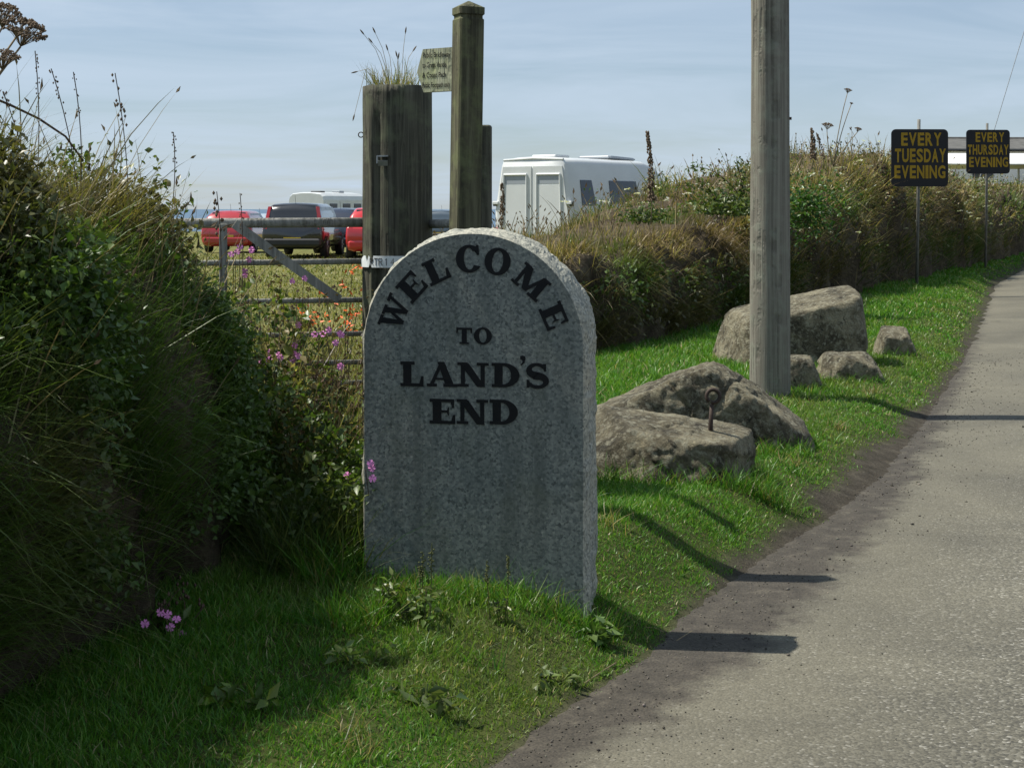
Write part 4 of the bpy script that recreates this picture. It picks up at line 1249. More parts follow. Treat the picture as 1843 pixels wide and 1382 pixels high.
# ================================================================== THE TWO SHOW BOARDS
def cell_text(word, x0, x1, z0, z1, yoff, parent, mat):
    wid = {'I': .42, 'N': 1.05, 'V': 1.02, 'Y': 1.0, 'E': .86, 'T': .92, 'D': 1.02, 'G': 1.05, 'U': 1.0, 'H': 1.0}
    ws = [wid.get(c, .96) for c in word]; gap = .14
    unit = (x1 - x0) / (sum(ws) + gap * (len(ws) - 1)); x = x0
    for c, w in zip(word, ws):
        me = text_mesh(c, 1.0, 0.0, .035)
        xs = [v.co.x for v in me.vertices]; ys = [v.co.y for v in me.vertices]
        for v in me.vertices:
            v.co = Vector((x + (v.co.x - min(xs)) / (max(xs) - min(xs)) * w * unit, yoff, z0 + (v.co.y - min(ys)) / (max(ys) - min(ys)) * (z1 - z0)))
        me.update(); link('letter', me, mat, parent)
        x += (w + gap) * unit
M_SPOLE = plain('dull_sign_pole', (0.13, 0.128, 0.11), .7, vary=.3, scale=20)
def show_board(label, px, Y, words, top_px, bot_px, half_px, pole_top_px, pole_px):
    c = at(px, 0, Y); g = gz1(c.x, Y)
    t = thing('show_board', label, 'sign', (c.x, Y, g), math.radians(2), 'black boards beside the lane')
    zt_, zb_ = at(0, top_px, Y).z - g, at(0, bot_px, Y).z - g
    hw = half_px / FPX * Y; r = hw * .16; poly = []
    for cx_, cz__, a0 in ((hw - r, zt_ - r, 0), (-hw + r, zt_ - r, 90), (-hw + r, zb_ + r, 180), (hw - r, zb_ + r, 270)):
        for k in range(6):
            a = math.radians(a0 + 18 * k); poly.append((cx_ + r * math.cos(a), cz__ + r * math.sin(a)))
    panel = MB().prism(poly[::-1], -.016, .010).build('panel', M_SIGN, t)
    H_ = zt_ - zb_
    for (wd, f0, f1, a, b_) in words:
        cell_text(wd, -hw + 2 * hw * f0, -hw + 2 * hw * f1, zt_ - H_ * b_, zt_ - H_ * a, -.0205, panel, M_YELLOW)
    pxo = (pole_px - px) / FPX * Y
    MB().tube([(pxo - .03, .038, -.3), (pxo, .038, zb_), (pxo + .01, .038, at(0, pole_top_px, Y).z - g)], .026, 10).build('pole', M_SPOLE, t, sm=True)
    for z_ in (zt_ - H_ * .2, zb_ + H_ * .2):
        MB().box((pxo, .026, z_), (.12, .030, .03)).build('bracket', M_STEEL, t)
show_board('black board on a pole reading EVERY TUESDAY EVENING', 1655, 26.0,
           [('EVERY', .17, .88, .06, .29), ('TUESDAY', .06, .96, .34, .58), ('EVENING', .05, .95, .63, .86)], 233, 336, 51.5, 215, 1654)
show_board('black board on a pole reading EVERY THURSDAY EVENING', 1778, 33.5,
           [('EVERY', .21, .87, .06, .28), ('THURSDAY', .03, .97, .34, .57), ('EVENING', .06, .96, .62, .85)], 234, 313, 39.5, 222, 1777)

# ================================================================== VEHICLES IN THE FIELD
def car_body(rings):
    """rings: (y, half width low, half width belt, half width roof, z sill, z belt, z roof) from tail to nose"""
    prof = []
    for (y, wl_, wb, wr, zs, zb, zr) in rings:
        h = max(zr - zb, .012)
        half = [(0, zs), (wl_ * .75, zs), (wl_ * .96, zs + .05), (wb * 1.0, zs + (zb - zs) * .35), (wb * 1.01, zs + (zb - zs) * .62), (wb * .985, zb - .03), (wb * .965, zb),
                (wb * .965 + (wr - wb * .965) * .5, zb + h * .5), (wr, zb + h * .86), (wr * .88, zb + h * .965), (wr * .5, zr), (0, zr + .012 * min(1, h * 3))]
        full = [(x, z) for x, z in half] + [(-x, z) for x, z in half[-2:0:-1]]
        prof.append([(x, y, z) for x, z in full])
    n = len(prof[0]); vs = [v for r in prof for v in r]; fs = []
    for i in range(len(prof) - 1):
        for k in range(n):
            j = (k + 1) % n
            fs.append((i * n + k, i * n + j, i * n + n + j, i * n + n + k))
    fs.append(tuple(range(n - 1, -1, -1))); fs.append(tuple(range((len(prof) - 1) * n, len(prof) * n)))
    return mesh(vs, fs, True)
def wheel(parent, x, y, r, side):
    t = MB()
    n = 22
    prof = [(-.10, r * .62), (-.105, r * .9), (-.085, r * .99), (0, r), (.085, r * .99), (.105, r * .9), (.10, r * .62)]
    vs, fs = [], []
    for k in range(n):
        a = 2 * PI * k / n
        for px_, pr_ in prof: vs.append((px_, pr_ * math.cos(a), pr_ * math.sin(a)))
    m_ = len(prof)
    for k in range(n):
        for i in range(m_ - 1):
            fs.append((k * m_ + i, k * m_ + i + 1, ((k + 1) % n) * m_ + i + 1, ((k + 1) % n) * m_ + i))
    wh = link('wheel', mesh(vs, fs, True), M_TYRE, parent, (x, y, r))
    rim = MB()
    rim.add([(side * .07, r * .62 * math.cos(2 * PI * k / n), r * .62 * math.sin(2 * PI * k / n)) for k in range(n)], [tuple(range(n))])
    for k in range(5):
        a = 2 * PI * k / 5
        rim.box((side * .085, r * .34 * math.cos(a), r * .34 * math.sin(a)), (.03, r * .5, r * .12), Matrix.Rotation(a, 3, 'X'))
    rim.build('rim', M_RIM, wh)
def panel4(b, pts, nrm, off=.006):
    """thin plate on four corners, lifted along a normal"""
    nrm = Vector(nrm).normalized()
    vs = [Vector(p_) - nrm * .01 for p_ in pts] + [Vector(p_) + nrm * off for p_ in pts]
    return b.add(vs, [(4, 5, 6, 7), (0, 1, 5, 4), (1, 2, 6, 5), (2, 3, 7, 6), (3, 0, 4, 7)])
def car(label, px, Y, rz, body, kind, width, height, length, plate_col=M_NPLATE, dz=0.0, spare=False):
    c = at(px, 0, Y)
    z = gz1(c.x, Y) + dz
    t = thing('parked_car', label, 'car', (c.x, Y, z), rz, 'vehicles parked in the field')
    w = width / 2; H_ = height; L = length; zb = H_ * (.60 if kind == 'suv' else .62); wr = w * (.80 if kind == 'suv' else .74); g = .22 if kind != 'suv' else .27
    sl = .28 if kind == 'suv' else .50
    R_ = [(0.0, w * .88, w * .93, w * .90, g + .12, zb * .93, zb * .935), (.05, w * .94, w * .98, w * .92, g + .04, zb * .985, zb * .99),
          (.10, w * .96, w, w * .93, g, zb, zb + .03), (sl * .6, w * .97, w, w * .86, g, zb, zb + (H_ - zb) * .62), (sl, w * .97, w, wr, g, zb, H_ * .975), (sl + .35, w * .97, w, wr, g, zb, H_),
          (L * .5, w * .97, w, wr, g, zb, H_), (L * .60, w * .97, w, wr * .99, g, zb, H_ * .975), (L * .72, w * .97, w, w * .84, g, zb * .99, zb + .10), (L * .76, w * .97, w * .99, w * .84, g, zb * .97, zb * .98),
          (L * .93, w * .95, w * .95, w * .80, g, zb * .84, zb * .86), (L * .985, w * .9, w * .88, w * .7, g + .03, zb * .66, zb * .68), (L, w * .8, w * .8, w * .6, g + .1, zb * .5, zb * .52)]
    link('body', car_body(R_), body, t)
    # rear window, side windows, windscreen
    zr0, zr1 = zb + .05, H_ * .955
    def yb(zz): return .10 + (sl - .10) * (zz - zb) / (H_ * .975 - zb) - .004
    nn = (0, -(H_ * .975 - zb), sl - .10)
    def wl_at(zz): return w * .93 + (wr - w * .93) * (zz - zb) / (H_ - zb)
    panel4(MB(), [(-wl_at(zr0) * .86, yb(zr0), zr0), (wl_at(zr0) * .86, yb(zr0), zr0), (wl_at(zr1) * .84, yb(zr1), zr1), (-wl_at(zr1) * .84, yb(zr1), zr1)], nn, .008).build('rear_window', M_GLASS, t)
    for s_ in (-1, 1):
        z0_, z1_ = zb + .03, H_ * .93
        def xs(zz): return s_ * (w * .968 + (wr - w * .965) * (zz - zb) / ((H_ - zb) * .86))
        for y0, y1, y2, y3 in ((sl + .12, L * .30, L * .30, sl + .30), (L * .31, L * .47, L * .47, L * .31), (L * .48, L * .69, L * .60, L * .48)):
            pts = [(xs(z0_), y0, z0_), (xs(z0_), y1, z0_), (xs(z1_), y2, z1_), (xs(z1_), y3, z1_)]
            if s_ < 0: pts = pts[::-1]
            panel4(MB(), pts, (s_, 0, .35), .004).build('side_window', M_GLASS, t)
        # lamps
        if kind == 'suv':
            for z0_l, z1_l in ((zb * .88, zb + .10), (zb + .12, H_ * .93)):
                zz0, zz1 = z0_l, z1_l
                y0_, y1_ = (yb(max(zz0, zb)) if zz0 > zb else .03), yb(max(zz1, zb))
                x0_, x1_ = (wl_at(max(zz0, zb)) * .985), (wl_at(max(zz1, zb)) * .985)
                pts = [(s_ * (x0_ - .10), y0_, zz0), (s_ * x0_, y0_ + .02, zz0), (s_ * x1_, y1_ + .02, zz1), (s_ * (x1_ - .09), y1_, zz1)]
                if s_ < 0: pts = pts[::-1]
                panel4(MB(), pts, (s_ * .45, -1, .3), .05).build('tail_lamp', M_LAMP, t)
        else:
            MB().box((s_ * w * .84, .06, zb * .88), (w * .22, .10, .20), None, .03).build('tail_lamp', M_LAMP, t)
        MB().box((s_ * (w + .06), L * .66, zb + .05), (.16, .08, .12), None, .02).build('door_mirror', body, t)
        MB().box((s_ * w * .72, L * .965, zb * .66), (w * .4, .12, .14), None, .03).build('headlamp', M_LAMPW, t)
        for yy in (L * .19, L * .81): wheel(t, s_ * (w - .10), yy, .33 if kind == 'suv' else .30, s_)
    MB().box((0, .02, g + .20), (w * 1.86, .16, .22), None, .05).build('bumper', M_PLASTIC if kind == 'suv' else body, t)
    MB().box((0, -.020, zb * .62 if kind != 'suv' else g + .28), (.50, .02, .115), None, .003).build('number_plate', plate_col, t)
    MB().box((0, L * .70, zb * .5), (w * 1.3, .3, .3)).build('dashboard', M_PLASTIC, t)
    MB().tube([(0, sl + .25, H_), (0, sl + .15, H_ + .22)], .005, 5).build('aerial', M_PLASTIC, t)
    if spare:
        MB().tube([(0, -.17, zb * .92), (0, .0, zb * .92)], .36, 24).build('spare_wheel_cover', M_WGREY, t, sm=False)
    return t
CARS = [
    car('black tall estate car with red rear lamps up its back pillars', 526, 45.5, math.radians(-3), paint('black_car_paint', (0.012, 0.013, 0.015)), 'suv', 1.80, 1.60, 4.4),
    car('bright red hatchback half hidden behind the gate post', 676, 45.0, math.radians(4), paint('red_car_paint', (0.50, 0.018, 0.022)), 'hatch', 1.70, 1.48, 3.8),
    car('dark blue car between the black estate and the red hatchback', 604, 50.0, math.radians(-6), paint('navy_car_paint', (0.014, 0.022, 0.042)), 'hatch', 1.72, 1.46, 4.2),
    car('dull red car at the left end of the row behind the pink flowers', 407, 52.0, math.radians(-2), paint('maroon_car_paint', (0.36, 0.016, 0.02)), 'hatch', 1.70, 1.40, 4.2),
    car('silver blue off-road car with a round spare wheel on its back', 616, 78.0, math.radians(-2), paint('silver_car_paint', (0.33, 0.38, 0.42)), 'suv', 1.78, 1.72, 4.3, spare=True),
    car('slate blue car seen between the gate post and finger post', 790, 70.0, math.radians(-12), paint('slate_car_paint', (0.06, 0.085, 0.11)), 'suv', 1.75, 1.60, 4.3),
    car('pale blue grey car low behind the gate, left of the black estate', 462, 60.0, math.radians(0), paint('pale_car_paint', (0.35, 0.42, 0.47)), 'hatch', 1.70, 1.36, 4.2),
]

# ---- white panel van
VY = 34.0
vc = at(890, 0, VY); vz = gz1(vc.x, VY) - .02
GV = math.radians(36)
van = thing('panel_van', 'white panel van with blank back doors and dark side windows', 'van', (vc.x, VY, vz), -GV, 'vehicles parked in the field')
VW, VL, VH = 2.02, 5.3, 2.52
def van_ring(y, w0, w1, zs, zt, x_off=0.0):
    """rounded section, x from the left side of the van"""
    pts = []
    c = VW / 2; hw0, hw1 = w0 / 2, w1 / 2; r = .13
    half = [(0, zs), (hw0 * .9, zs), (hw0, zs + .1), (hw0, zs + .55), (hw0 * 1.0, zs + 1.0), (hw0 + (hw1 - hw0) * .6, zs + (zt - zs) * .75), (hw1, zt - r), (hw1 - .03, zt - r * .4), (hw1 - .12, zt - .01), (hw1 * .5, zt + .025), (0, zt + .04)]
    full = half + [(-x, z) for x, z in half[-2:0:-1]]
    return [(c + x, y, z) for x, z in full]
rings_ = [van_ring(0.0, VW * .97, VW * .80, .42, VH - .03), van_ring(.05, VW * .99, VW * .82, .36, VH), van_ring(.5, VW, VW * .83, .34, VH), van_ring(3.2, VW, VW * .83, .34, VH), van_ring(3.75, VW, VW * .80, .34, VH - .10),
          van_ring(4.45, VW, VW * .90, .34, 1.62), van_ring(4.75, VW * .99, VW * .9, .34, 1.22), van_ring(5.2, VW * .94, VW * .84, .36, 1.02), van_ring(5.3, VW * .86, VW * .7, .42, .86)]
n = len(rings_[0]); vs = [v for r_ in rings_ for v in r_]; fs = []
for i in range(len(rings_) - 1):
    for k in range(n):
        j = (k + 1) % n
        fs.append((i * n + k, i * n + j, i * n + n + j, i * n + n + k))
fs.append(tuple(range(n - 1, -1, -1))); fs.append(tuple(range((len(rings_) - 1) * n, len(rings_) * n)))
link('body', mesh(vs, fs, True), M_WHITE, van)
def wv(z):       # half width of the van shell at a height
    t = max(0, min(1, (z - 1.42) / (VH - 1.42 - .13)))
    return VW * .97 / 2 + (VW * .80 - VW * .97) / 2 * t
c_ = VW / 2
for s_ in (-1, 1):
    zt_, zb_ = VH - .17, .55
    pts = [(c_ + s_ * .025, 0, zb_), (c_ + s_ * (wv(zb_) - .07), 0, zb_), (c_ + s_ * (wv(1.4) - .07), 0, 1.4), (c_ + s_ * (wv(zt_) - .05), 0, zt_), (c_ + s_ * .025, 0, zt_)]
    door = MB().prism([(p_[0], p_[2]) for p_ in (pts if s_ > 0 else pts[::-1])], -.030, .02).build('back_door', M_WHITE, van)
    # raised rim round the blanked window and the sunk panel inside it
    zi0, zi1 = .72, VH - .34
    xi0, xa, xb = .13, wv(zi0) - .21, wv(zi1) - .16
    rim = MB()
    for (x0, z0_, x1, z1_) in ((xi0, zi0, xi0, zi1), (xa, zi0, xb + .04, zi1), (xi0, zi1, xb + .04, zi1), (xi0, zi0, xa, zi0)):
        a_, b_ = Vector((c_ + s_ * x0, -.040, z0_)), Vector((c_ + s_ * x1, -.040, z1_))
        rim.tube([a_, b_], .026, 6)
    rim.build('panel_rim', M_WHITE, door)
    pn = [(c_ + s_ * (xi0 + .02), zi0 + .02), (c_ + s_ * (xa - .02), zi0 + .02), (c_ + s_ * (xb + .01), zi1 - .22), (c_ + s_ * (xi0 + .02), zi1 - .22)]
    MB().prism(pn if s_ > 0 else pn[::-1], -.037, -.028).build('blank_window', M_WHITE, door)
    pn = [(c_ + s_ * (xi0 + .02), zi1 - .20), (c_ + s_ * (xb + .015), zi1 - .20), (c_ + s_ * (xb + .03), zi1 - .03), (c_ + s_ * (xi0 + .02), zi1 - .03)]
    MB().prism(pn if s_ > 0 else pn[::-1], -.034, -.028).build('upper_panel', M_WGREY, door)
    MB().box((c_ + s_ * (wv(1.55) - .01), -.03, 1.58), (.16, .07, .07), None, .012).build('hinge', M_WHITE, van)
    MB().box((c_ + s_ * (wv(1.55) + .035), .0, 1.56), (.07, .09, .10), None, .012).build('hinge_cover', M_PLASTIC, van)
    MB().box((c_ + s_ * (wv(.9) - .02), .0, .82), (.14, .10, .46), None, .02).build('tail_lamp', M_LAMP, van)
    for yy in (.95, 4.35): wheel(van, c_ + s_ * (VW / 2 - .12), yy, .34, s_)
    MB().box((c_ + s_ * (VW / 2 + .12), 4.15, 1.55), (.18, .10, .28), None, .03).build('door_mirror', M_PLASTIC, van)
for y0, y1, z0_, z1_ in ((.42, .95, 1.52, 2.06), (1.55, 2.75, 1.55, 2.06), (3.35, 4.1, 1.5, 2.0)):
    for s_ in (-1, 1):
        def xx(zz): return c_ + s_ * (VW / 2 + (VW * .83 - VW) / 2 * .6 * max(0, (zz - 1.34) / (.75 * (VH - .34) + .34 - 1.34)))
        pts = [(xx(z0_), y0, z0_), (xx(z0_), y1, z0_), (xx(z1_), y1 - .06, z1_), (xx(z1_), y0 + .04, z1_)]
        if s_ < 0: pts = pts[::-1]
        panel4(MB(), pts, (s_, 0, .1), .012).build('side_window', M_GLASS, van)
panel4(MB(), [(c_ + .78, 4.42, 1.66), (c_ - .78, 4.42, 1.66), (c_ - .68, 3.80, VH - .17), (c_ + .68, 3.80, VH - .17)], (0, .8, .6), .01).build('windscreen', M_GLASS, van)
MB().box((c_, -.05, .50), (VW * .98, .2, .2), None, .04).build('bumper', M_PLASTIC, van)
MB().tube([(.24, .02, VH - .03), (c_, .01, VH + .0), (VW - .24, .02, VH - .03)], .028, 8).build('rear_roof_lip', M_WHITE, van)
MB().box((c_ + .05, .6, VH + .055), (.62, .55, .06), None, .02).build('roof_vent', M_WHITE, van)
MB().box((c_, 2.9, VH + .065), (.9, 1.1, .07), Matrix.Rotation(-.03, 3, 'X'), .05).build('roof_pod', M_WGREY, van)

# ---- caravan far behind the cars
CVY = 84.0
cc = at(551, 0, CVY); cz0 = gz1(cc.x, CVY)
cv = thing('touring_caravan', 'white touring caravan showing above the black estate car', 'caravan', (cc.x, CVY, cz0), math.radians(-24), 'vehicles parked in the field')
prof = [(-1.12, .45), (1.12, .45), (1.15, .9), (1.15, 2.25), (1.08, 2.46), (.9, 2.60), (.3, 2.66), (-.3, 2.66), (-.9, 2.60), (-1.08, 2.46), (-1.15, 2.25), (-1.15, .9)]
ring_y = [(0.0, .93), (.10, .98), (.25, 1.0), (4.2, 1.0), (4.4, .95)]
vs = []; fs = []
for y, k in ring_y:
    vs += [(x * k, y, 1.5 + (z - 1.5) * (1 - (1 - k) * .7)) for x, z in prof]
m_ = len(prof)
for i in range(len(ring_y) - 1):
    for k in range(m_):
        j = (k + 1) % m_
        fs.append((i * m_ + k, i * m_ + j, i * m_ + m_ + j, i * m_ + m_ + k))
fs.append(tuple(range(m_ - 1, -1, -1))); fs.append(tuple(range((len(ring_y) - 1) * m_, len(ring_y) * m_)))
link('body', mesh(vs, fs), M_WHITE, cv)
MB().box((0, -.02, 1.45), (1.75, .04, .42), None, .015).build('end_window', M_GLASS, cv)
MB().box((-.25, -.02, 1.98), (1.3, .012, .05)).build('stripe', M_WGREY, cv)
for yy in (.9, 2.3, 3.5): MB().box((1.155, yy, 1.75), (.03, .8, .6), None, .012).build('side_window', M_GLASS, cv)
MB().box((0, 1.2, 2.69), (.6, .5, .08), None, .02).build('roof_vent', M_PLASTIC, cv)
MB().box((.2, 3.0, 2.70), (.5, .5, .10), None, .02).build('roof_light', M_WGREY, cv)
for s_ in (-1, 1): wheel(cv, s_ * 1.0, 2.2, .33, s_)
MB().tube([(0, 4.3, .5), (0, 5.4, .45)], .05, 8).build('drawbar', M_STEEL, cv)

# ---- white vehicle roof peeping over the bank, right of the van
wc = at(1232, 0, 52.0)
car('white car whose roof shows over the bank right of the van', 1232, 52.0, math.radians(-40), M_WHITE, 'suv', 1.8, 1.92, 4.4, dz=.32)

# ---- white building with slate roof beyond the boards
BY = 72.0
b0 = at(1708, 0, BY); bz = gz1(b0.x, BY) - .3
bl = thing('white_building', 'long low white building with grey slate roof behind the boards', 'building', (b0.x, BY, bz), math.radians(4))
BL, BD = 14.0, 6.0
eave = at(0, 268, BY).z - bz; ridge = at(0, 244, BY).z - bz
m_slate = plain('slate_roof', (0.085, 0.083, 0.075), .8, vary=.3, scale=3)
m_wwall = plain('whitewash', (0.74, 0.74, 0.70), .85, vary=.08, scale=1.5)
MB().box((BL / 2, BD / 2, eave / 2), (BL - .2, BD - .2, eave)).build('wall', m_wwall, bl)
vs = [(-.15, -.15, eave), (BL + .15, -.15, eave), (BL + .15, BD + .15, eave), (-.15, BD + .15, eave), (.35, BD / 2, ridge), (BL - .35, BD / 2, ridge),
      (-.15, -.15, eave - .1), (BL + .15, -.15, eave - .1), (BL + .15, BD + .15, eave - .1), (-.15, BD + .15, eave - .1)]
roof = link('roof', mesh(vs, [(0, 1, 5, 4), (1, 2, 5), (2, 3, 4, 5), (3, 0, 4), (6, 7, 1, 0), (7, 8, 2, 1), (8, 9, 3, 2), (9, 6, 0, 3), (9, 8, 7, 6)]), m_slate, bl)
MB().tube([(.35, BD / 2, ridge), (BL - .35, BD / 2, ridge)], .07, 8).build('ridge_tiles', m_slate, roof)
MB().tube([(-.15, -.2, eave - .07), (BL + .15, -.2, eave - .07)], .05, 8).build('gutter', M_PLASTIC, bl)
for k in range(5):
    w_ = MB().box((1.6 + k * 2.7, .09, eave - .95), (1.1, .06, .9)).build('window', m_wwall, bl)
    MB().box((1.6 + k * 2.7, .045, eave - .95), (.98, .04, .78)).build('pane', M_GLASS, w_)
# pale lean-to roof in front of it
lt = thing('marquee', 'low white canopy roof showing beside the Tuesday board', 'canopy', (at(1698, 0, BY - 9).x, BY - 9, bz), math.radians(3))
zl = at(0, 272, BY - 9).z - bz
vs = [(0, 0, zl - .5), (10, 0, zl - .5), (10, 2.6, zl), (0, 2.6, zl), (0, 5.2, zl - .55), (10, 5.2, zl - .55)]
link('roof_sheet', mesh(vs + [(v[0], v[1], v[2] - .04) for v in vs], [(0, 1, 2, 3), (3, 2, 5, 4), (9, 8, 7, 6), (10, 11, 8, 9), (0, 6, 7, 1), (5, 11, 10, 4), (0, 3, 9, 6), (3, 4, 10, 9), (1, 7, 8, 2), (2, 8, 11, 5)]), m_wwall, lt)
for x_ in (.1, 5, 9.9):
    for y_ in (.1, 5.1): MB().tube([(x_, y_, -.2), (x_, y_, zl - .58)], .05, 8).build('leg', M_WHITE, lt)

# ---- stay wire
MB().tube([at(1790, 236, 40), at(1816, 150, 40.2), at(1843, 62, 40.4), at(1872, -40, 40.6), at(1896, -120, 40.7)], .011, 5)
w0 = at(1783, 262, 40); w0.z = gz1(w0.x, 40) ; w0.x = at(1748, 0, 40).x
pp_ = [at(1789, 236, 40), at(1815, 150, 40.2), at(1843, 58, 40.4), at(1880, -65, 40.6)]
base_ = pp_[0] + (pp_[0] - pp_[1]) * ((pp_[0].z - gz1(pp_[0].x, 40)) / (pp_[1].z - pp_[0].z))
wire = MB().tube([base_] + pp_, .010, 5).build('stay_wire', M_STEEL)
tag(wire, 'thin stay wire slanting up to the right beside the farther board', 'wire')

# ================================================================== PLANTS ONE CAN TELL APART
def mcol(name, c, r=.8): return plain(name, c, r, vary=.25, scale=40, spec=.2)
M_STALK = mcol('dry_stem', (0.20, 0.155, 0.09)); M_SEED = mcol('dry_seed', (0.125, 0.090, 0.058)); M_GSTEM = mcol('green_stem', (0.075, 0.085, 0.03)); M_RSTEM = mcol('reddish_stem', (0.085, 0.055, 0.04))
M_PINK = mcol('campion_petal', (0.72, 0.27, 0.55), .5); M_ORANGE = mcol('montbretia_petal', (0.72, 0.12, 0.02), .5)

def curve(a, b_, sag=Vector((0, 0, 0)), n=6):
    return [a.lerp(b_, t) + sag * (4 * t * (1 - t)) for t in [i / (n - 1) for i in range(n)]]

def umbel_plant(label, base, tops, stem_r=.004):
    """dry hogweed: each top is (centre, width, facing tilt)"""
    t = thing('hogweed', label, 'plant', base, 0, 'dry hogweed seed heads')
    for c, wd, tilt in tops:
        c = c - base
        rt_ = c - tilt.normalized() * wd * .62
        MB().tube(curve(Vector((0, 0, 0)), rt_, Vector((-.02, 0, 0)), 6), [stem_r * (1.2 - .08 * i) for i in range(6)], 6).build('stem', M_STALK, t, sm=True)
        ray = MB(); sd = MB(); nrm_ = tilt.normalized(); ua = nrm_.orthogonal().normalized(); va = nrm_.cross(ua)
        for k in range(46):
            a = random.uniform(0, 2 * PI); r = wd * .5 * math.sqrt(random.uniform(.05, 1))
            e = c + (ua * math.cos(a) + va * math.sin(a)) * r - nrm_ * (r * r / wd * .8)
            ray.tube([rt_, rt_.lerp(e, .6) + nrm_ * .004, e], .0010, 4, False)
            for j in range(9):
                o = Vector((random.gauss(0, 1), random.gauss(0, 1), random.gauss(0, .6))) * wd * .045
                sd.blob(e + o, (wd * .034 * random.uniform(.7, 1.3), wd * .026, wd * .030))
        ray.build('rays', M_STALK, t, kind='stuff'); sd.build('seeds', M_SEED, t, kind='stuff')
    return t
ub = Vector((-1.92, 4.9, 1.35))
umbel_plant('dry brown hogweed heads leaning in at the top left corner', ub,
            [(at(52, 42, 4.9), .135, Vector((.42, -.35, .85))), (at(8, 10, 4.95), .120, Vector((.2, -.3, .9))), (at(4, 92, 4.8), .095, Vector((.1, -.3, .9))), (at(30, 50, 5.05), .05, Vector((.1, -.2, .9)))])
umbel_plant('dry hogweed heads on tall stalks against the sky right of the pole', at(1500, 300, 20.5),
            [(at(1490, 222, 20.5), .14, Vector((.1, -.2, 1))), (at(1545, 230, 20.7), .10, Vector((.2, -.2, 1))), (at(1527, 160, 20.6), .10, Vector((.2, -.2, 1))), (at(1533, 185, 20.6), .05, Vector((.3, -.2, 1)))], .006)

def seed_spike(label, base, top, r0=.02, n=90, group='dry seed spikes'):
    t = thing('dry_seed_spike', label, 'plant', base, 0, group)
    tip_ = top - base
    pts = curve(Vector((0, 0, -.1)), tip_, Vector((.02, 0, 0)), 7)
    MB().tube(pts, [.007, .006, .005, .0045, .004, .003, .002], 6).build('stem', M_STALK, t, sm=True)
    sd = MB()
    for k in range(n):
        u = random.uniform(.25, 1.0); i = min(int(u * 6), 5); p_ = pts[i].lerp(pts[i + 1], u * 6 - i)
        rr_ = r0 * (1.25 - u) * random.uniform(.5, 1.1) + .004
        a = random.uniform(0, 2 * PI)
        sd.blob(p_ + Vector((math.cos(a) * rr_, math.sin(a) * rr_, 0)), (r0 * .33, r0 * .33, r0 * .55))
    sd.build('seed_pods', M_SEED, t, kind='stuff')
seed_spike('tall dark foxglove seed spike rising in front of the van', at(1172, 385, 15.6), at(1165, 238, 15.6), .034, 170)
seed_spike('dark seed spike standing at the left edge of the van', at(897, 420, 13.9), at(903, 330, 13.9), .026, 110)
seed_spike('broad dark dock spike against the hedge just right of the pole', at(1461, 290, 19.5), at(1461, 232, 19.5), .04, 90)
seed_spike('thin bent seed spike on the hedge right of the pole', at(1483, 290, 19.8), at(1470, 240, 19.8), .025, 60)

# seeding plants along the top of the left bank, seen against the sky
for i, (bx_, by_, tx_, ty_, r_, Y_, lab) in enumerate((
        (232, 270, 207, 132, .012, 5.6, 'brown seeding campion standing highest on the left bank'),
        (140, 215, 92, 124, .008, 5.3, 'dark seed plume leaning left on the left bank'),
        (64, 220, 63, 92, .007, 5.2, 'single plantain stalk standing straight on the left bank'),
        (145, 210, 132, 130, .006, 5.3, 'thin brown stalk on the middle of the left bank top'),
        (305, 290, 312, 238, .008, 6.0, 'small brown stalk at the right shoulder of the left bank'),
        (395, 440, 390, 345, .016, 6.5, 'brown seeding campion rising above the gate rail'),
        (432, 470, 432, 348, .008, 6.6, 'slender seed stalk crossing the gate rail'),
        (60, 230, 5, 165, .009, 5.1, 'dark seeding stalk at the left edge of the picture'))):
    b_ = at(bx_, by_, Y_); tp_ = at(tx_, ty_, Y_)
    t = thing('seeding_stalk', lab, 'plant', b_, 0, 'seeding stalks on the left bank')
    pts = curve(Vector((0, 0, -.25)), tp_ - b_, Vector((.012, 0, 0)), 7)
    MB().tube(pts, .0018, 5).build('stem', M_RSTEM, t)
    sd = MB()
    for k in range(16):
        u = random.uniform(.62, 1); j = min(int(u * 6), 5); p_ = pts[j].lerp(pts[j + 1], u * 6 - j); a = random.uniform(0, 2 * PI)
        sd.blob(p_ + Vector((math.cos(a) * r_, math.sin(a) * r_ * .6, random.uniform(-.004, .004))), (r_ * .42, r_ * .42, r_ * .62))
    sd.build('seed_pods', M_SEED, t, kind='stuff')

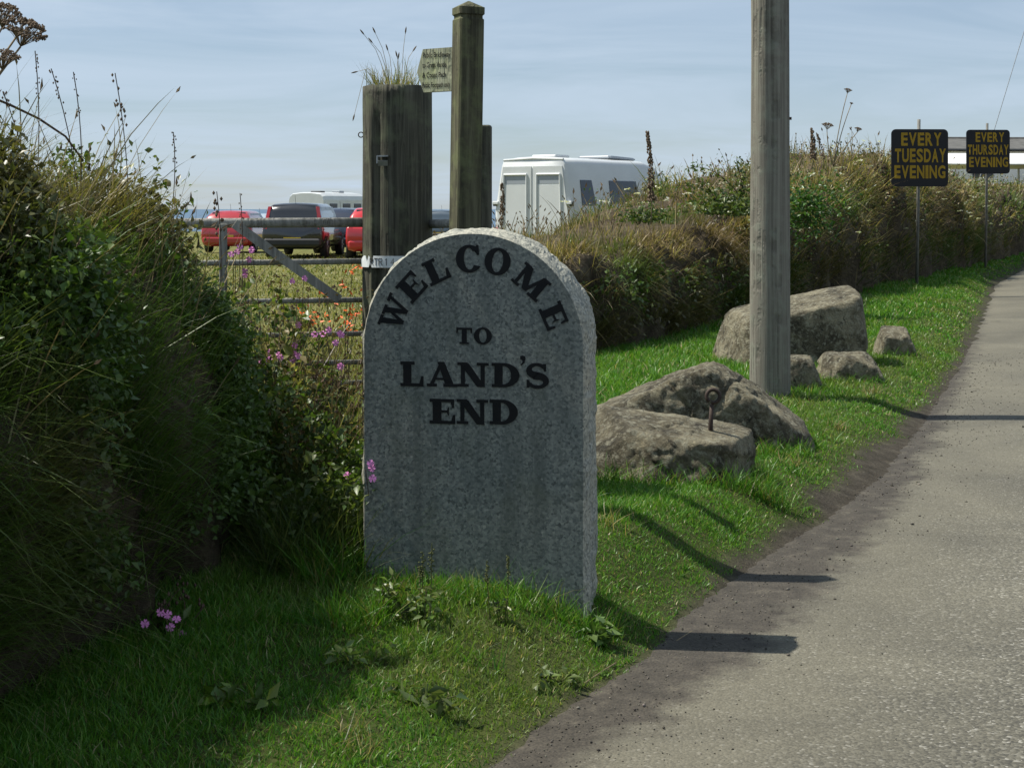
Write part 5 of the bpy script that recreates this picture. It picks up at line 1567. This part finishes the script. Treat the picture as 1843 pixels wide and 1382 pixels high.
# red campion plants between the bank, the gate and the stone
def leafy(t, spots, L0, L1, cols, wts, name='leaves'):
    N = len(spots); P = np.array([tuple(s_) for s_ in spots]); L = RNG.uniform(L0, L1, N)
    al = rand_dirs(N) * np.array([1, 1, .6]); al[:, 2] -= .1
    link(name, fast_mesh(*leaf_cards(P, al, rand_dirs(N, 1.3), L, L * RNG.uniform(.35, .6, N), palette(N, cols, wts, .25))), M_LEAF, t, kind='stuff')
def campion(label, base, heads, nbranch=6, leaves=70, lsize=(.03, .065)):
    t = thing('campion', label, 'plant', base, 0, 'pink campion plants')
    st = MB(); spots = []
    for h_ in heads:
        tip_ = h_ - base; pts = curve(Vector((random.uniform(-.04, .04), random.uniform(-.04, .04), -.05)), tip_, Vector((random.uniform(-.05, .05), random.uniform(-.04, .04), 0)), 7)
        st.tube(pts, [.0028, .0026, .0023, .002, .0018, .0015, .0012], 5)
        for k in range(leaves // max(1, len(heads))):
            u = random.uniform(.05, .85); j = min(int(u * 6), 5); spots.append(pts[j].lerp(pts[j + 1], u * 6 - j) + Vector((random.gauss(0, .03), random.gauss(0, .03), random.gauss(0, .02))))
    for k in range(nbranch):
        e = Vector((random.gauss(0, .10), random.gauss(0, .08), random.uniform(.25, .75) * max(.2, (heads[0] - base).z)))
        st.tube(curve(Vector((0, 0, -.03)), e, Vector((random.uniform(-.04, .04), 0, 0)), 6), [.0026, .0024, .002, .0018, .0015, .001], 5)
        for q_ in range(5): st.blob(e + Vector((random.gauss(0, .015), random.gauss(0, .012), random.gauss(0, .015))), (.0055, .0055, .009))
    st.build('stems', M_RSTEM, t, kind='stuff')
    leafy(t, spots, *lsize, DARKG + [(0.14, 0.17, 0.04)], [2, 3, 3, 2, 1])
    for h_ in heads:
        for q_ in range(random.choice((1, 1, 2))):
            f = MB(); c = h_ - base + Vector((random.gauss(0, .010), random.gauss(0, .008), random.gauss(0, .012)))
            nr_ = Vector((random.gauss(0, .5), -1, random.gauss(.3, .3))).normalized(); ua = nr_.orthogonal().normalized(); va = nr_.cross(ua)
            for k in range(5):
                a = 2 * PI * k / 5 + random.random() * .3; d_ = ua * math.cos(a) + va * math.sin(a); s_ = nr_.cross(d_)
                R_ = .0135
                pts = [c, c + d_ * R_ * .7 + s_ * R_ * .42 + nr_ * .002, c + d_ * R_ * 1.1 + s_ * R_ * .3, c + d_ * R_ * .9, c + d_ * R_ * 1.1 - s_ * R_ * .3, c + d_ * R_ * .7 - s_ * R_ * .42 + nr_ * .002]
                f.add(pts, [(0, 1, 2, 3), (0, 3, 4, 5)])
            f.tube([c - nr_ * .014, c - nr_ * .002], [.004, .0035], 5)
            f.build('flower', M_PINK, t)
def gpx(px, Y): x_ = (px - 921.5) / FPX * Y; return Vector((x_, Y, gz1(x_, Y)))
F = at
campion('campion with the biggest pink flower cluster, in front of the red car', gpx(452, 6.55), [F(424, 452, 6.5), F(432, 448, 6.5), F(420, 460, 6.5), F(446, 462, 6.5), F(453, 450, 6.52), F(440, 494, 6.5)], 8, 110)
campion('campion flowering pink across the middle gate rails', gpx(520, 6.6), [F(530, 615, 6.5), F(528, 630, 6.5), F(536, 634, 6.5), F(527, 588, 6.5), F(547, 497, 6.55), F(535, 506, 6.6)], 9, 110)
campion('campion with pink flowers nearest the left edge of the stone', gpx(590, 6.5), [F(588, 603, 6.4), F(612, 603, 6.4), F(614, 617, 6.4), F(574, 608, 6.4), F(615, 668, 6.4)], 8, 90)
campion('campion low on the bank end with four pink flowers', gpx(486, 6.3), [F(482, 648, 6.25), F(491, 648, 6.25), F(503, 650, 6.25), F(472, 657, 6.25)], 6, 110)
campion('campion in flower against the lower left edge of the stone', gpx(640, 5.75), [F(627, 861, 5.6), F(658, 845, 5.3), F(672, 833, 5.3)], 4, 90, (.03, .06))
campion('dim campion flowering in the shade at the foot of the left bank', gpx(300, 4.95), [F(298, 1112, 4.85), F(312, 1118, 4.85), F(322, 1128, 4.85), F(285, 1108, 4.85), F(270, 1112, 4.85), F(330, 1148, 4.85)], 6, 80)
campion('single dim campion half way down the shaded left bank', gpx(185, 5.2), [F(182, 862, 4.9), F(188, 870, 4.9)], 4, 50)

# undergrowth in the gateway behind the stone
n_ = 9000
y = RNG.uniform(6.2, 7.5, n_); x = (RNG.uniform(440, 665, n_) - 921.5) / FPX * y
k = fbm(x * 4, y * 4, 2, 3) > -.15; x, y = x[k], y[k]; n_ = len(x)
hh = RNG.uniform(.10, .42, n_) * (1.1 - .5 * smooth(-1.0, -.55, x))
cols = palette(n_, DARKG + OLIVE, [2, 3, 3, 2, 2, 3, 2, 2, 2])
gr = ribbons(np.stack([x, y, gz(x, y)], -1), rand_dirs(n_, 3.0), hh, np.stack([RNG.normal(0, .3, n_), RNG.normal(0, .3, n_), RNG.uniform(-.5, 0, n_)], -1), RNG.uniform(.003, .007, n_), cols, (0, .35, .7, 1))
n2 = 3800
y2 = RNG.uniform(6.1, 7.2, n2); x2 = (RNG.uniform(435, 640, n2) - 921.5) / FPX * y2
z2 = gz(x2, y2) + RNG.uniform(0, 1, n2) ** 1.2 * (.95 - .55 * smooth(-1.05, -.65, x2))
k = fbm(x2 * 5, y2 * 5, z2 * 5, 3) > -.02; x2, y2, z2 = x2[k], y2[k], z2[k]; n2 = len(x2)
LL = RNG.uniform(.02, .06, n2)
lv = leaf_cards(np.stack([x2, y2, z2], -1), rand_dirs(n2), rand_dirs(n2, 1), LL, LL * .6, palette(n2, DARKG + OLIVE, [2, 3, 3, 2, 2, 2, 1, 2, 1], .3))
n3 = 620
y3 = RNG.uniform(6.2, 7.1, n3); x3 = (RNG.uniform(430, 650, n3) - 921.5) / FPX * y3
st3 = ribbons(np.stack([x3, y3, gz(x3, y3)], -1), rand_dirs(n3, 4.0), RNG.uniform(.35, 1.0, n3) * (1.05 - .4 * smooth(-1.0, -.6, x3)), np.stack([RNG.normal(0, .15, n3), RNG.normal(0, .1, n3), RNG.uniform(-.2, 0, n3)], -1),
              np.full(n3, .0042), palette(n3, [(0.16, 0.12, 0.07), (0.10, 0.07, 0.045), (0.24, 0.2, 0.11)], [1, 1, 1]), (0, .3, .6, .85, 1), taper=.5)
t3 = st3[0].reshape(n3, 9, 3)[:, 8]; k3 = RNG.uniform(0, 1, n3) < .75
heads3 = merge([seed_heads(t3[k3] + RNG.normal(0, .018, (k3.sum(), 3)), rand_dirs(int(k3.sum()), 1.0), RNG.uniform(.014, .03, k3.sum()), .011, (0.13, 0.095, 0.06)) for _ in range(3)])
n4 = 5200                                           # denser growth left of the stone, its dark greens standing for shade there
y4 = RNG.uniform(5.45, 6.3, n4); x4 = (RNG.uniform(470, 668, n4) - 921.5) / FPX * y4
gr4 = ribbons(np.stack([x4, y4, gz(x4, y4)], -1), rand_dirs(n4, 2.6), RNG.uniform(.10, .38, n4), np.stack([RNG.normal(0, .35, n4), RNG.normal(0, .3, n4), RNG.uniform(-.5, 0, n4)], -1), RNG.uniform(.003, .006, n4), palette(n4, DARKG + OLIVE[:1], [3, 3, 3, 2, 1]), (0, .35, .7, 1))
n5 = 5200
y5 = RNG.uniform(5.5, 6.3, n5); x5 = (RNG.uniform(470, 655, n5) - 921.5) / FPX * y5
z5 = gz(x5, y5) + RNG.uniform(0, 1, n5) * (.62 - .30 * smooth(-.95, -.55, x5))
k = fbm(x5 * 5, y5 * 5, z5 * 5, 3) > -.08; x5, y5, z5 = x5[k], y5[k], z5[k]; n5 = len(x5); L5 = RNG.uniform(.016, .045, n5)
lv5 = leaf_cards(np.stack([x5, y5, z5], -1), rand_dirs(n5), rand_dirs(n5, 1), L5, L5 * .6, palette(n5, DARKG, [3, 3, 3, 1], .3))
ug = link('gateway_undergrowth', fast_mesh(*merge([gr, lv, st3, heads3, gr4, lv5])), M_GRASS)
tag(ug, 'tangled grass and weeds growing in the gateway', 'undergrowth', kind='stuff')

# montbretia clump with orange flowers behind the gate
mb = gpx(618, 8.3)
mo = thing('montbretia', 'clump of sword leaves with orange flowers behind the gate', 'plant', mb, 0)
n_ = 160
pos = np.stack([RNG.normal(0, .09, n_), RNG.normal(0, .12, n_), np.zeros(n_)], -1); d0 = rand_dirs(n_, 3.0)
g = np.stack([d0[:, 0] * 1.2, d0[:, 1] * 1.0, -RNG.uniform(.3, .8, n_)], -1)
link('sword_leaves', fast_mesh(*ribbons(pos, d0, RNG.uniform(.6, 1.05, n_), g, np.full(n_, .016), palette(n_, [(0.16, 0.19, 0.05), (0.22, 0.22, 0.075), (0.09, 0.14, 0.03)], [3, 2, 2]), (0, .25, .5, .75, 1))), M_GRASS, mo, kind='stuff')
for px, py in ((630, 572), (636, 590), (562, 582), (585, 532), (625, 517), (634, 488), (578, 575), (622, 585), (552, 562), (643, 560)):
    tp_ = F(px, py, 8.2) - mb
    MB().tube(curve(Vector((0, 0, .1)), tp_, Vector((0, 0, .08)), 6), .0022, 5).build('flower_stem', M_GSTEM, mo)
    f = MB()
    for k in range(9):
        c = tp_ + Vector((random.gauss(0, .028), random.gauss(0, .02), random.gauss(0, .016))); d_ = Vector((random.gauss(0, 1), random.gauss(0, 1), random.gauss(.2, .7))).normalized(); s_ = d_.orthogonal().normalized()
        f.add([c, c + d_ * .018 + s_ * .006, c + d_ * .034, c + d_ * .018 - s_ * .006], [(0, 1, 2, 3)])
    f.build('flower', M_ORANGE, mo, kind='stuff')

# arching bramble and shrub on the bank left of the pole
sb = at(1300, 365, 17.0)
br = thing('bramble_bush', 'green bramble bush with an arching spray left of the pole', 'bush', sb)
st = MB(); spots = []
for (x0, y0, x1, y1, sg) in ((1330, 350, 1240, 302, .10), (1310, 360, 1215, 335, .05), (1340, 350, 1325, 285, 0), (1290, 365, 1255, 325, .05), (1330, 360, 1345, 300, 0)):
    pts = curve(at(x0, y0, 17) - sb, at(x1, y1, 16.9) - sb, Vector((0, 0, sg)), 9); st.tube(pts, [.006, .006, .005, .005, .004, .004, .003, .003, .002], 5)
    for k in range(46):
        u = random.random(); j = min(int(u * 8), 7); spots.append(pts[j].lerp(pts[j + 1], u * 8 - j) + Vector((random.gauss(0, .025), random.gauss(0, .025), random.gauss(0, .02))))
for k in range(1500):
    spots.append(Vector((random.gauss(.08, .20), random.gauss(0, .2), abs(random.gauss(0, .12)) - .12)))
st.build('canes', M_RSTEM, br, kind='stuff'); leafy(br, spots, .035, .075, DARKG + [(0.12, 0.15, 0.035)], [2, 3, 3, 2, 2])
sb2 = at(1150, 385, 15.9)
gb_ = thing('gorse_bush', 'small dark green bush on the bank below the seed spike', 'bush', sb2)
spots = [Vector((random.gauss(.06, .12), random.gauss(0, .12), abs(random.gauss(0, .08)) - .08)) for k in range(700)]
MB().tube([(0, 0, -.1), (0, 0, .08)], .02, 6).build('stem', M_STALK, gb_); leafy(gb_, spots, .03, .06, DARKG, [3, 3, 2, 1])
sb3 = at(1452, 375, 18.6)
gb2 = thing('gorse_bush', 'bright green bush on the bank just right of the pole', 'bush', sb3)
spots = [Vector((random.gauss(0, .20), random.gauss(0, .16), random.gauss(0, .16))) for k in range(1500)]
MB().tube([(0, .2, -.3), (0, 0, .05)], .02, 6).build('stem', M_STALK, gb2); leafy(gb2, spots, .04, .08, [(0.05, 0.115, 0.02), (0.07, 0.15, 0.03), (0.03, 0.07, 0.012)], [3, 2, 2])

# leafy weeds on the verge
def weed(label, base, h, n, L, spread, spikes=0, cols=None):
    t = thing('verge_weed', label, 'plant', base, 0, 'broad leaved weeds on the verge')
    st = MB(); spots = []
    for k in range(max(3, n // 14)):
        e = Vector((random.gauss(0, spread), random.gauss(0, spread * .7), h * random.uniform(.5, 1.0))); pts = curve(Vector((e.x * .3, e.y * .3, -.02)), e, Vector((0, 0, .01)), 6)
        st.tube(pts, .0019, 5)
        for q_ in range(14):
            u = random.uniform(.2, 1); j = min(int(u * 5), 4); spots.append(pts[j].lerp(pts[j + 1], u * 5 - j) + Vector((random.gauss(0, .012), random.gauss(0, .012), random.gauss(0, .008))))
    for k in range(spikes):
        e = Vector((random.gauss(0, spread * .8), 0, h * random.uniform(1.25, 1.75))); st.tube([(e.x * .8, 0, 0), (e.x * .95, 0, e.z * .6), e], .0016, 5)
        for q_ in range(26): st.blob(Vector((e.x * .98 + random.gauss(0, .004), random.gauss(0, .004), e.z * random.uniform(.62, 1.0))), .0036)
    st.build('stems', M_GSTEM, t, kind='stuff'); leafy(t, spots, L * .7, L * 1.3, cols or (DARKG + [(0.12, 0.2, 0.03)]), [2, 3, 3, 2, 2][:len(cols or DARKG) + (0 if cols else 1)])
weed('nettle like weed with green spikes in front of the stone', gpx(760, 4.98), .15, 90, .034, .06, 3)
weed('leafy weed at the lower left corner of the stone', gpx(690, 5.1), .13, 70, .034, .06, 0)
weed('small sprig growing in front of the stone, right of the spikes', gpx(906, 5.04), .12, 40, .022, .03, 2)
weed('dock leaves at the right foot of the stone', gpx(1088, 5.12), .06, 40, .055, .04, 0, [(0.07, 0.13, 0.03), (0.12, 0.19, 0.06)])
weed('broad dock leaves lying in the near grass left of the lane', gpx(735, 4.35), .035, 30, .06, .06, 0, [(0.07, 0.12, 0.03), (0.11, 0.14, 0.05), (0.09, 0.12, 0.04)])
weed('bright broad leaves at the bottom edge of the verge', gpx(400, 4.28), .06, 60, .06, .09, 0, [(0.10, 0.17, 0.02), (0.14, 0.2, 0.03), (0.06, 0.11, 0.02)])
weed('flat weed rosette at the soil edge in front of the stone', gpx(990, 4.78), .03, 40, .04, .05, 0, [(0.09, 0.14, 0.04), (0.12, 0.16, 0.05)])
weed('green rosette in the grass in front of the shade line', gpx(650, 4.62), .05, 40, .04, .06, 0, [(0.07, 0.12, 0.03), (0.10, 0.15, 0.04)])
weed('large pale leaf weed on the shaded left bank', gpx(358, 5.5) + Vector((0, 0, .5)), .10, 40, .06, .05, 0, [(0.06, 0.13, 0.03), (0.10, 0.17, 0.05)])

# long grass left uncut round stones, posts and boulders
def skirts():
    out = []
    for (cx_, cy_, rx, ry_, n_, h0, h1, wd) in ((0.0, 5.18, .32, .05, 700, .06, .16, .0035), (-.42, 5.25, .12, .16, 500, .04, .13, .004), (-.62, 5.55, .14, .22, 1200, .10, .28, .004), (.32, 5.36, .04, .14, 160, .04, .1, .0035),
                                               (.75, YA - .27, .50, .05, 900, .07, .20, .005), (1.13, YA - .05, .10, .22, 420, .06, .18, .005), (1.45, YB - .22, .16, .12, 420, .05, .15, .006), (1.0, YB - .40, .5, .05, 420, .05, .14, .006),
                                               (2.35, YC - .42, .55, .06, 420, .05, .14, .008), (tp.x, tp.y - .03, .17, .13, 260, .05, .15, .006), (2.18, YD - .16, .16, .04, 180, .05, .13, .006), (2.63, YE - .18, .26, .04, 240, .05, .13, .006), (3.5, YF - .16, .18, .04, 160, .05, .14, .007),
                                               (gp0.x, GPY, .26, .26, 500, .1, .3, .005), (fb.x, FPY, .16, .16, 300, .08, .25, .005), (-.5, 4.95, .10, .06, 260, .10, .22, .004)):
        a = RNG.uniform(0, 2 * PI, n_); r = np.sqrt(RNG.uniform(.25, 1.3, n_))
        x = cx_ + rx * r * np.cos(a); y = cy_ + ry_ * r * np.sin(a)
        k = edge_x(y) - x > .04; x, y = x[k], y[k]; m_ = len(x)
        col = palette(m_, GREENS[:4] + OLIVE[:2], [3, 3, 2, 2, 1, 1])
        out.append(ribbons(np.stack([x, y, gz(x, y) - .01], -1), rand_dirs(m_, 2.8), RNG.uniform(h0, h1, m_), np.stack([RNG.normal(0, .35, m_), RNG.normal(0, .3, m_), RNG.uniform(-.5, 0, m_)], -1), np.full(m_, wd), col, (0, .35, .7, 1)))
    for k_ in range(70):                             # stray tussocks over the verge
        cy_ = 4.0 + 9 * random.random() ** 1.4; cx_ = float(edge_x(cy_)) - random.uniform(.25, 1.9); m_ = random.randint(25, 70)
        x = cx_ + RNG.normal(0, .035, m_); y = cy_ + RNG.normal(0, .035, m_)
        dry_ = random.random() < .3
        col = palette(m_, OLIVE if dry_ else GREENS[:4] + OLIVE[:1], [1, 2, 2, 1, 2] if dry_ else [3, 2, 2, 3, 1])
        out.append(ribbons(np.stack([x, y, gz(x, y) - .01], -1), rand_dirs(m_, 2.4), RNG.uniform(.05, .13, m_), np.stack([RNG.normal(0, .4, m_), RNG.normal(0, .3, m_), RNG.uniform(-.5, 0, m_)], -1), np.full(m_, .0035 + .0005 * (cy_ - 4)), col, (0, .35, .7, 1)))
    return merge(out)
tag(link('uncut_grass', fast_mesh(*skirts()), M_GRASS), 'longer uncut grass round the stone and boulders', 'grass', kind='stuff')

# grit and small stones along the edge of the lane
n_ = 3000
y = 3.7 + 12 * RNG.uniform(0, 1, n_) ** 2.0; x = edge_x(y) + np.abs(RNG.normal(0, .24, n_)) + .0 + .5 * (RNG.uniform(0, 1, n_) ** 6)
r_ = RNG.uniform(.0012, .0034, n_) * (1 + .09 * (y - 4)) * np.where(RNG.uniform(0, 1, n_) < .05, 1.9, 1)
d = edge_x(y) - x
z = road_z(d) + .006 + r_ * .35
oct_ = np.array([(1, 0, 0), (-1, 0, 0), (0, 1, 0), (0, -1, 0), (0, 0, .7), (0, 0, -.7)])
V = np.stack([x, y, z], -1)[:, None, :] + oct_[None] * r_[:, None, None] * RNG.uniform(.6, 1.4, (n_, 6, 1))
T = np.array([(0, 2, 4), (2, 1, 4), (1, 3, 4), (3, 0, 4), (2, 0, 5), (1, 2, 5), (3, 1, 5), (0, 3, 5)])
tris = (np.arange(n_) * 6)[:, None, None] + T[None]
C = np.repeat(palette(n_, [(0.07, 0.063, 0.052), (0.13, 0.12, 0.10), (0.22, 0.2, 0.17), (0.04, 0.038, 0.034)], [4, 4, 2, 2], .3), 6, 0)
tag(link('roadside_grit', fast_mesh(V.reshape(-1, 3), tris.reshape(-1, 3), C), M_DRY), 'loose grit scattered along the edge of the lane', 'gravel', kind='stuff')
# a few fallen twigs and straws by the gutter
for i, (x0, y0, x1, y1, lab) in enumerate(((1160, 1131, 1195, 1135, 'pale straw lying on the soil right of the stone'), (1218, 1155, 1255, 1133, 'thin twig lying on the soil in front of the stone shadow'), (1052, 1232, 1108, 1196, 'long green stalk lying along the soil edge'))):
    a_, b_ = foot(x0, y0), foot(x1, y1); a_.z += .005; b_.z += .006
    m_ = a_.lerp(b_, .5); m_.z = max(gz1(m_.x, m_.y) + .006, m_.z)
    o = MB().tube([Vector((0, 0, 0)), m_ - a_, b_ - a_], .0022, 5).build('fallen_twig', M_STALK, None, a_)
    tag(o, lab, 'twig', 'twigs by the gutter')
# bare bramble cane arching over the top of the left bank
c0, c1 = at(-40, 165, 5.0), at(118, 246, 5.3)
cane = MB().tube([c0 - c0, at(20, 190, 5.05) - c0, at(70, 214, 5.2) - c0, c1 - c0, at(150, 290, 5.4) - c0], [.0045, .0042, .004, .0036, .003], 6).build('bramble_cane', M_RSTEM, None, c0, sm=True)
tag(cane, 'bare dark bramble cane arching over the top of the left bank', 'bramble')
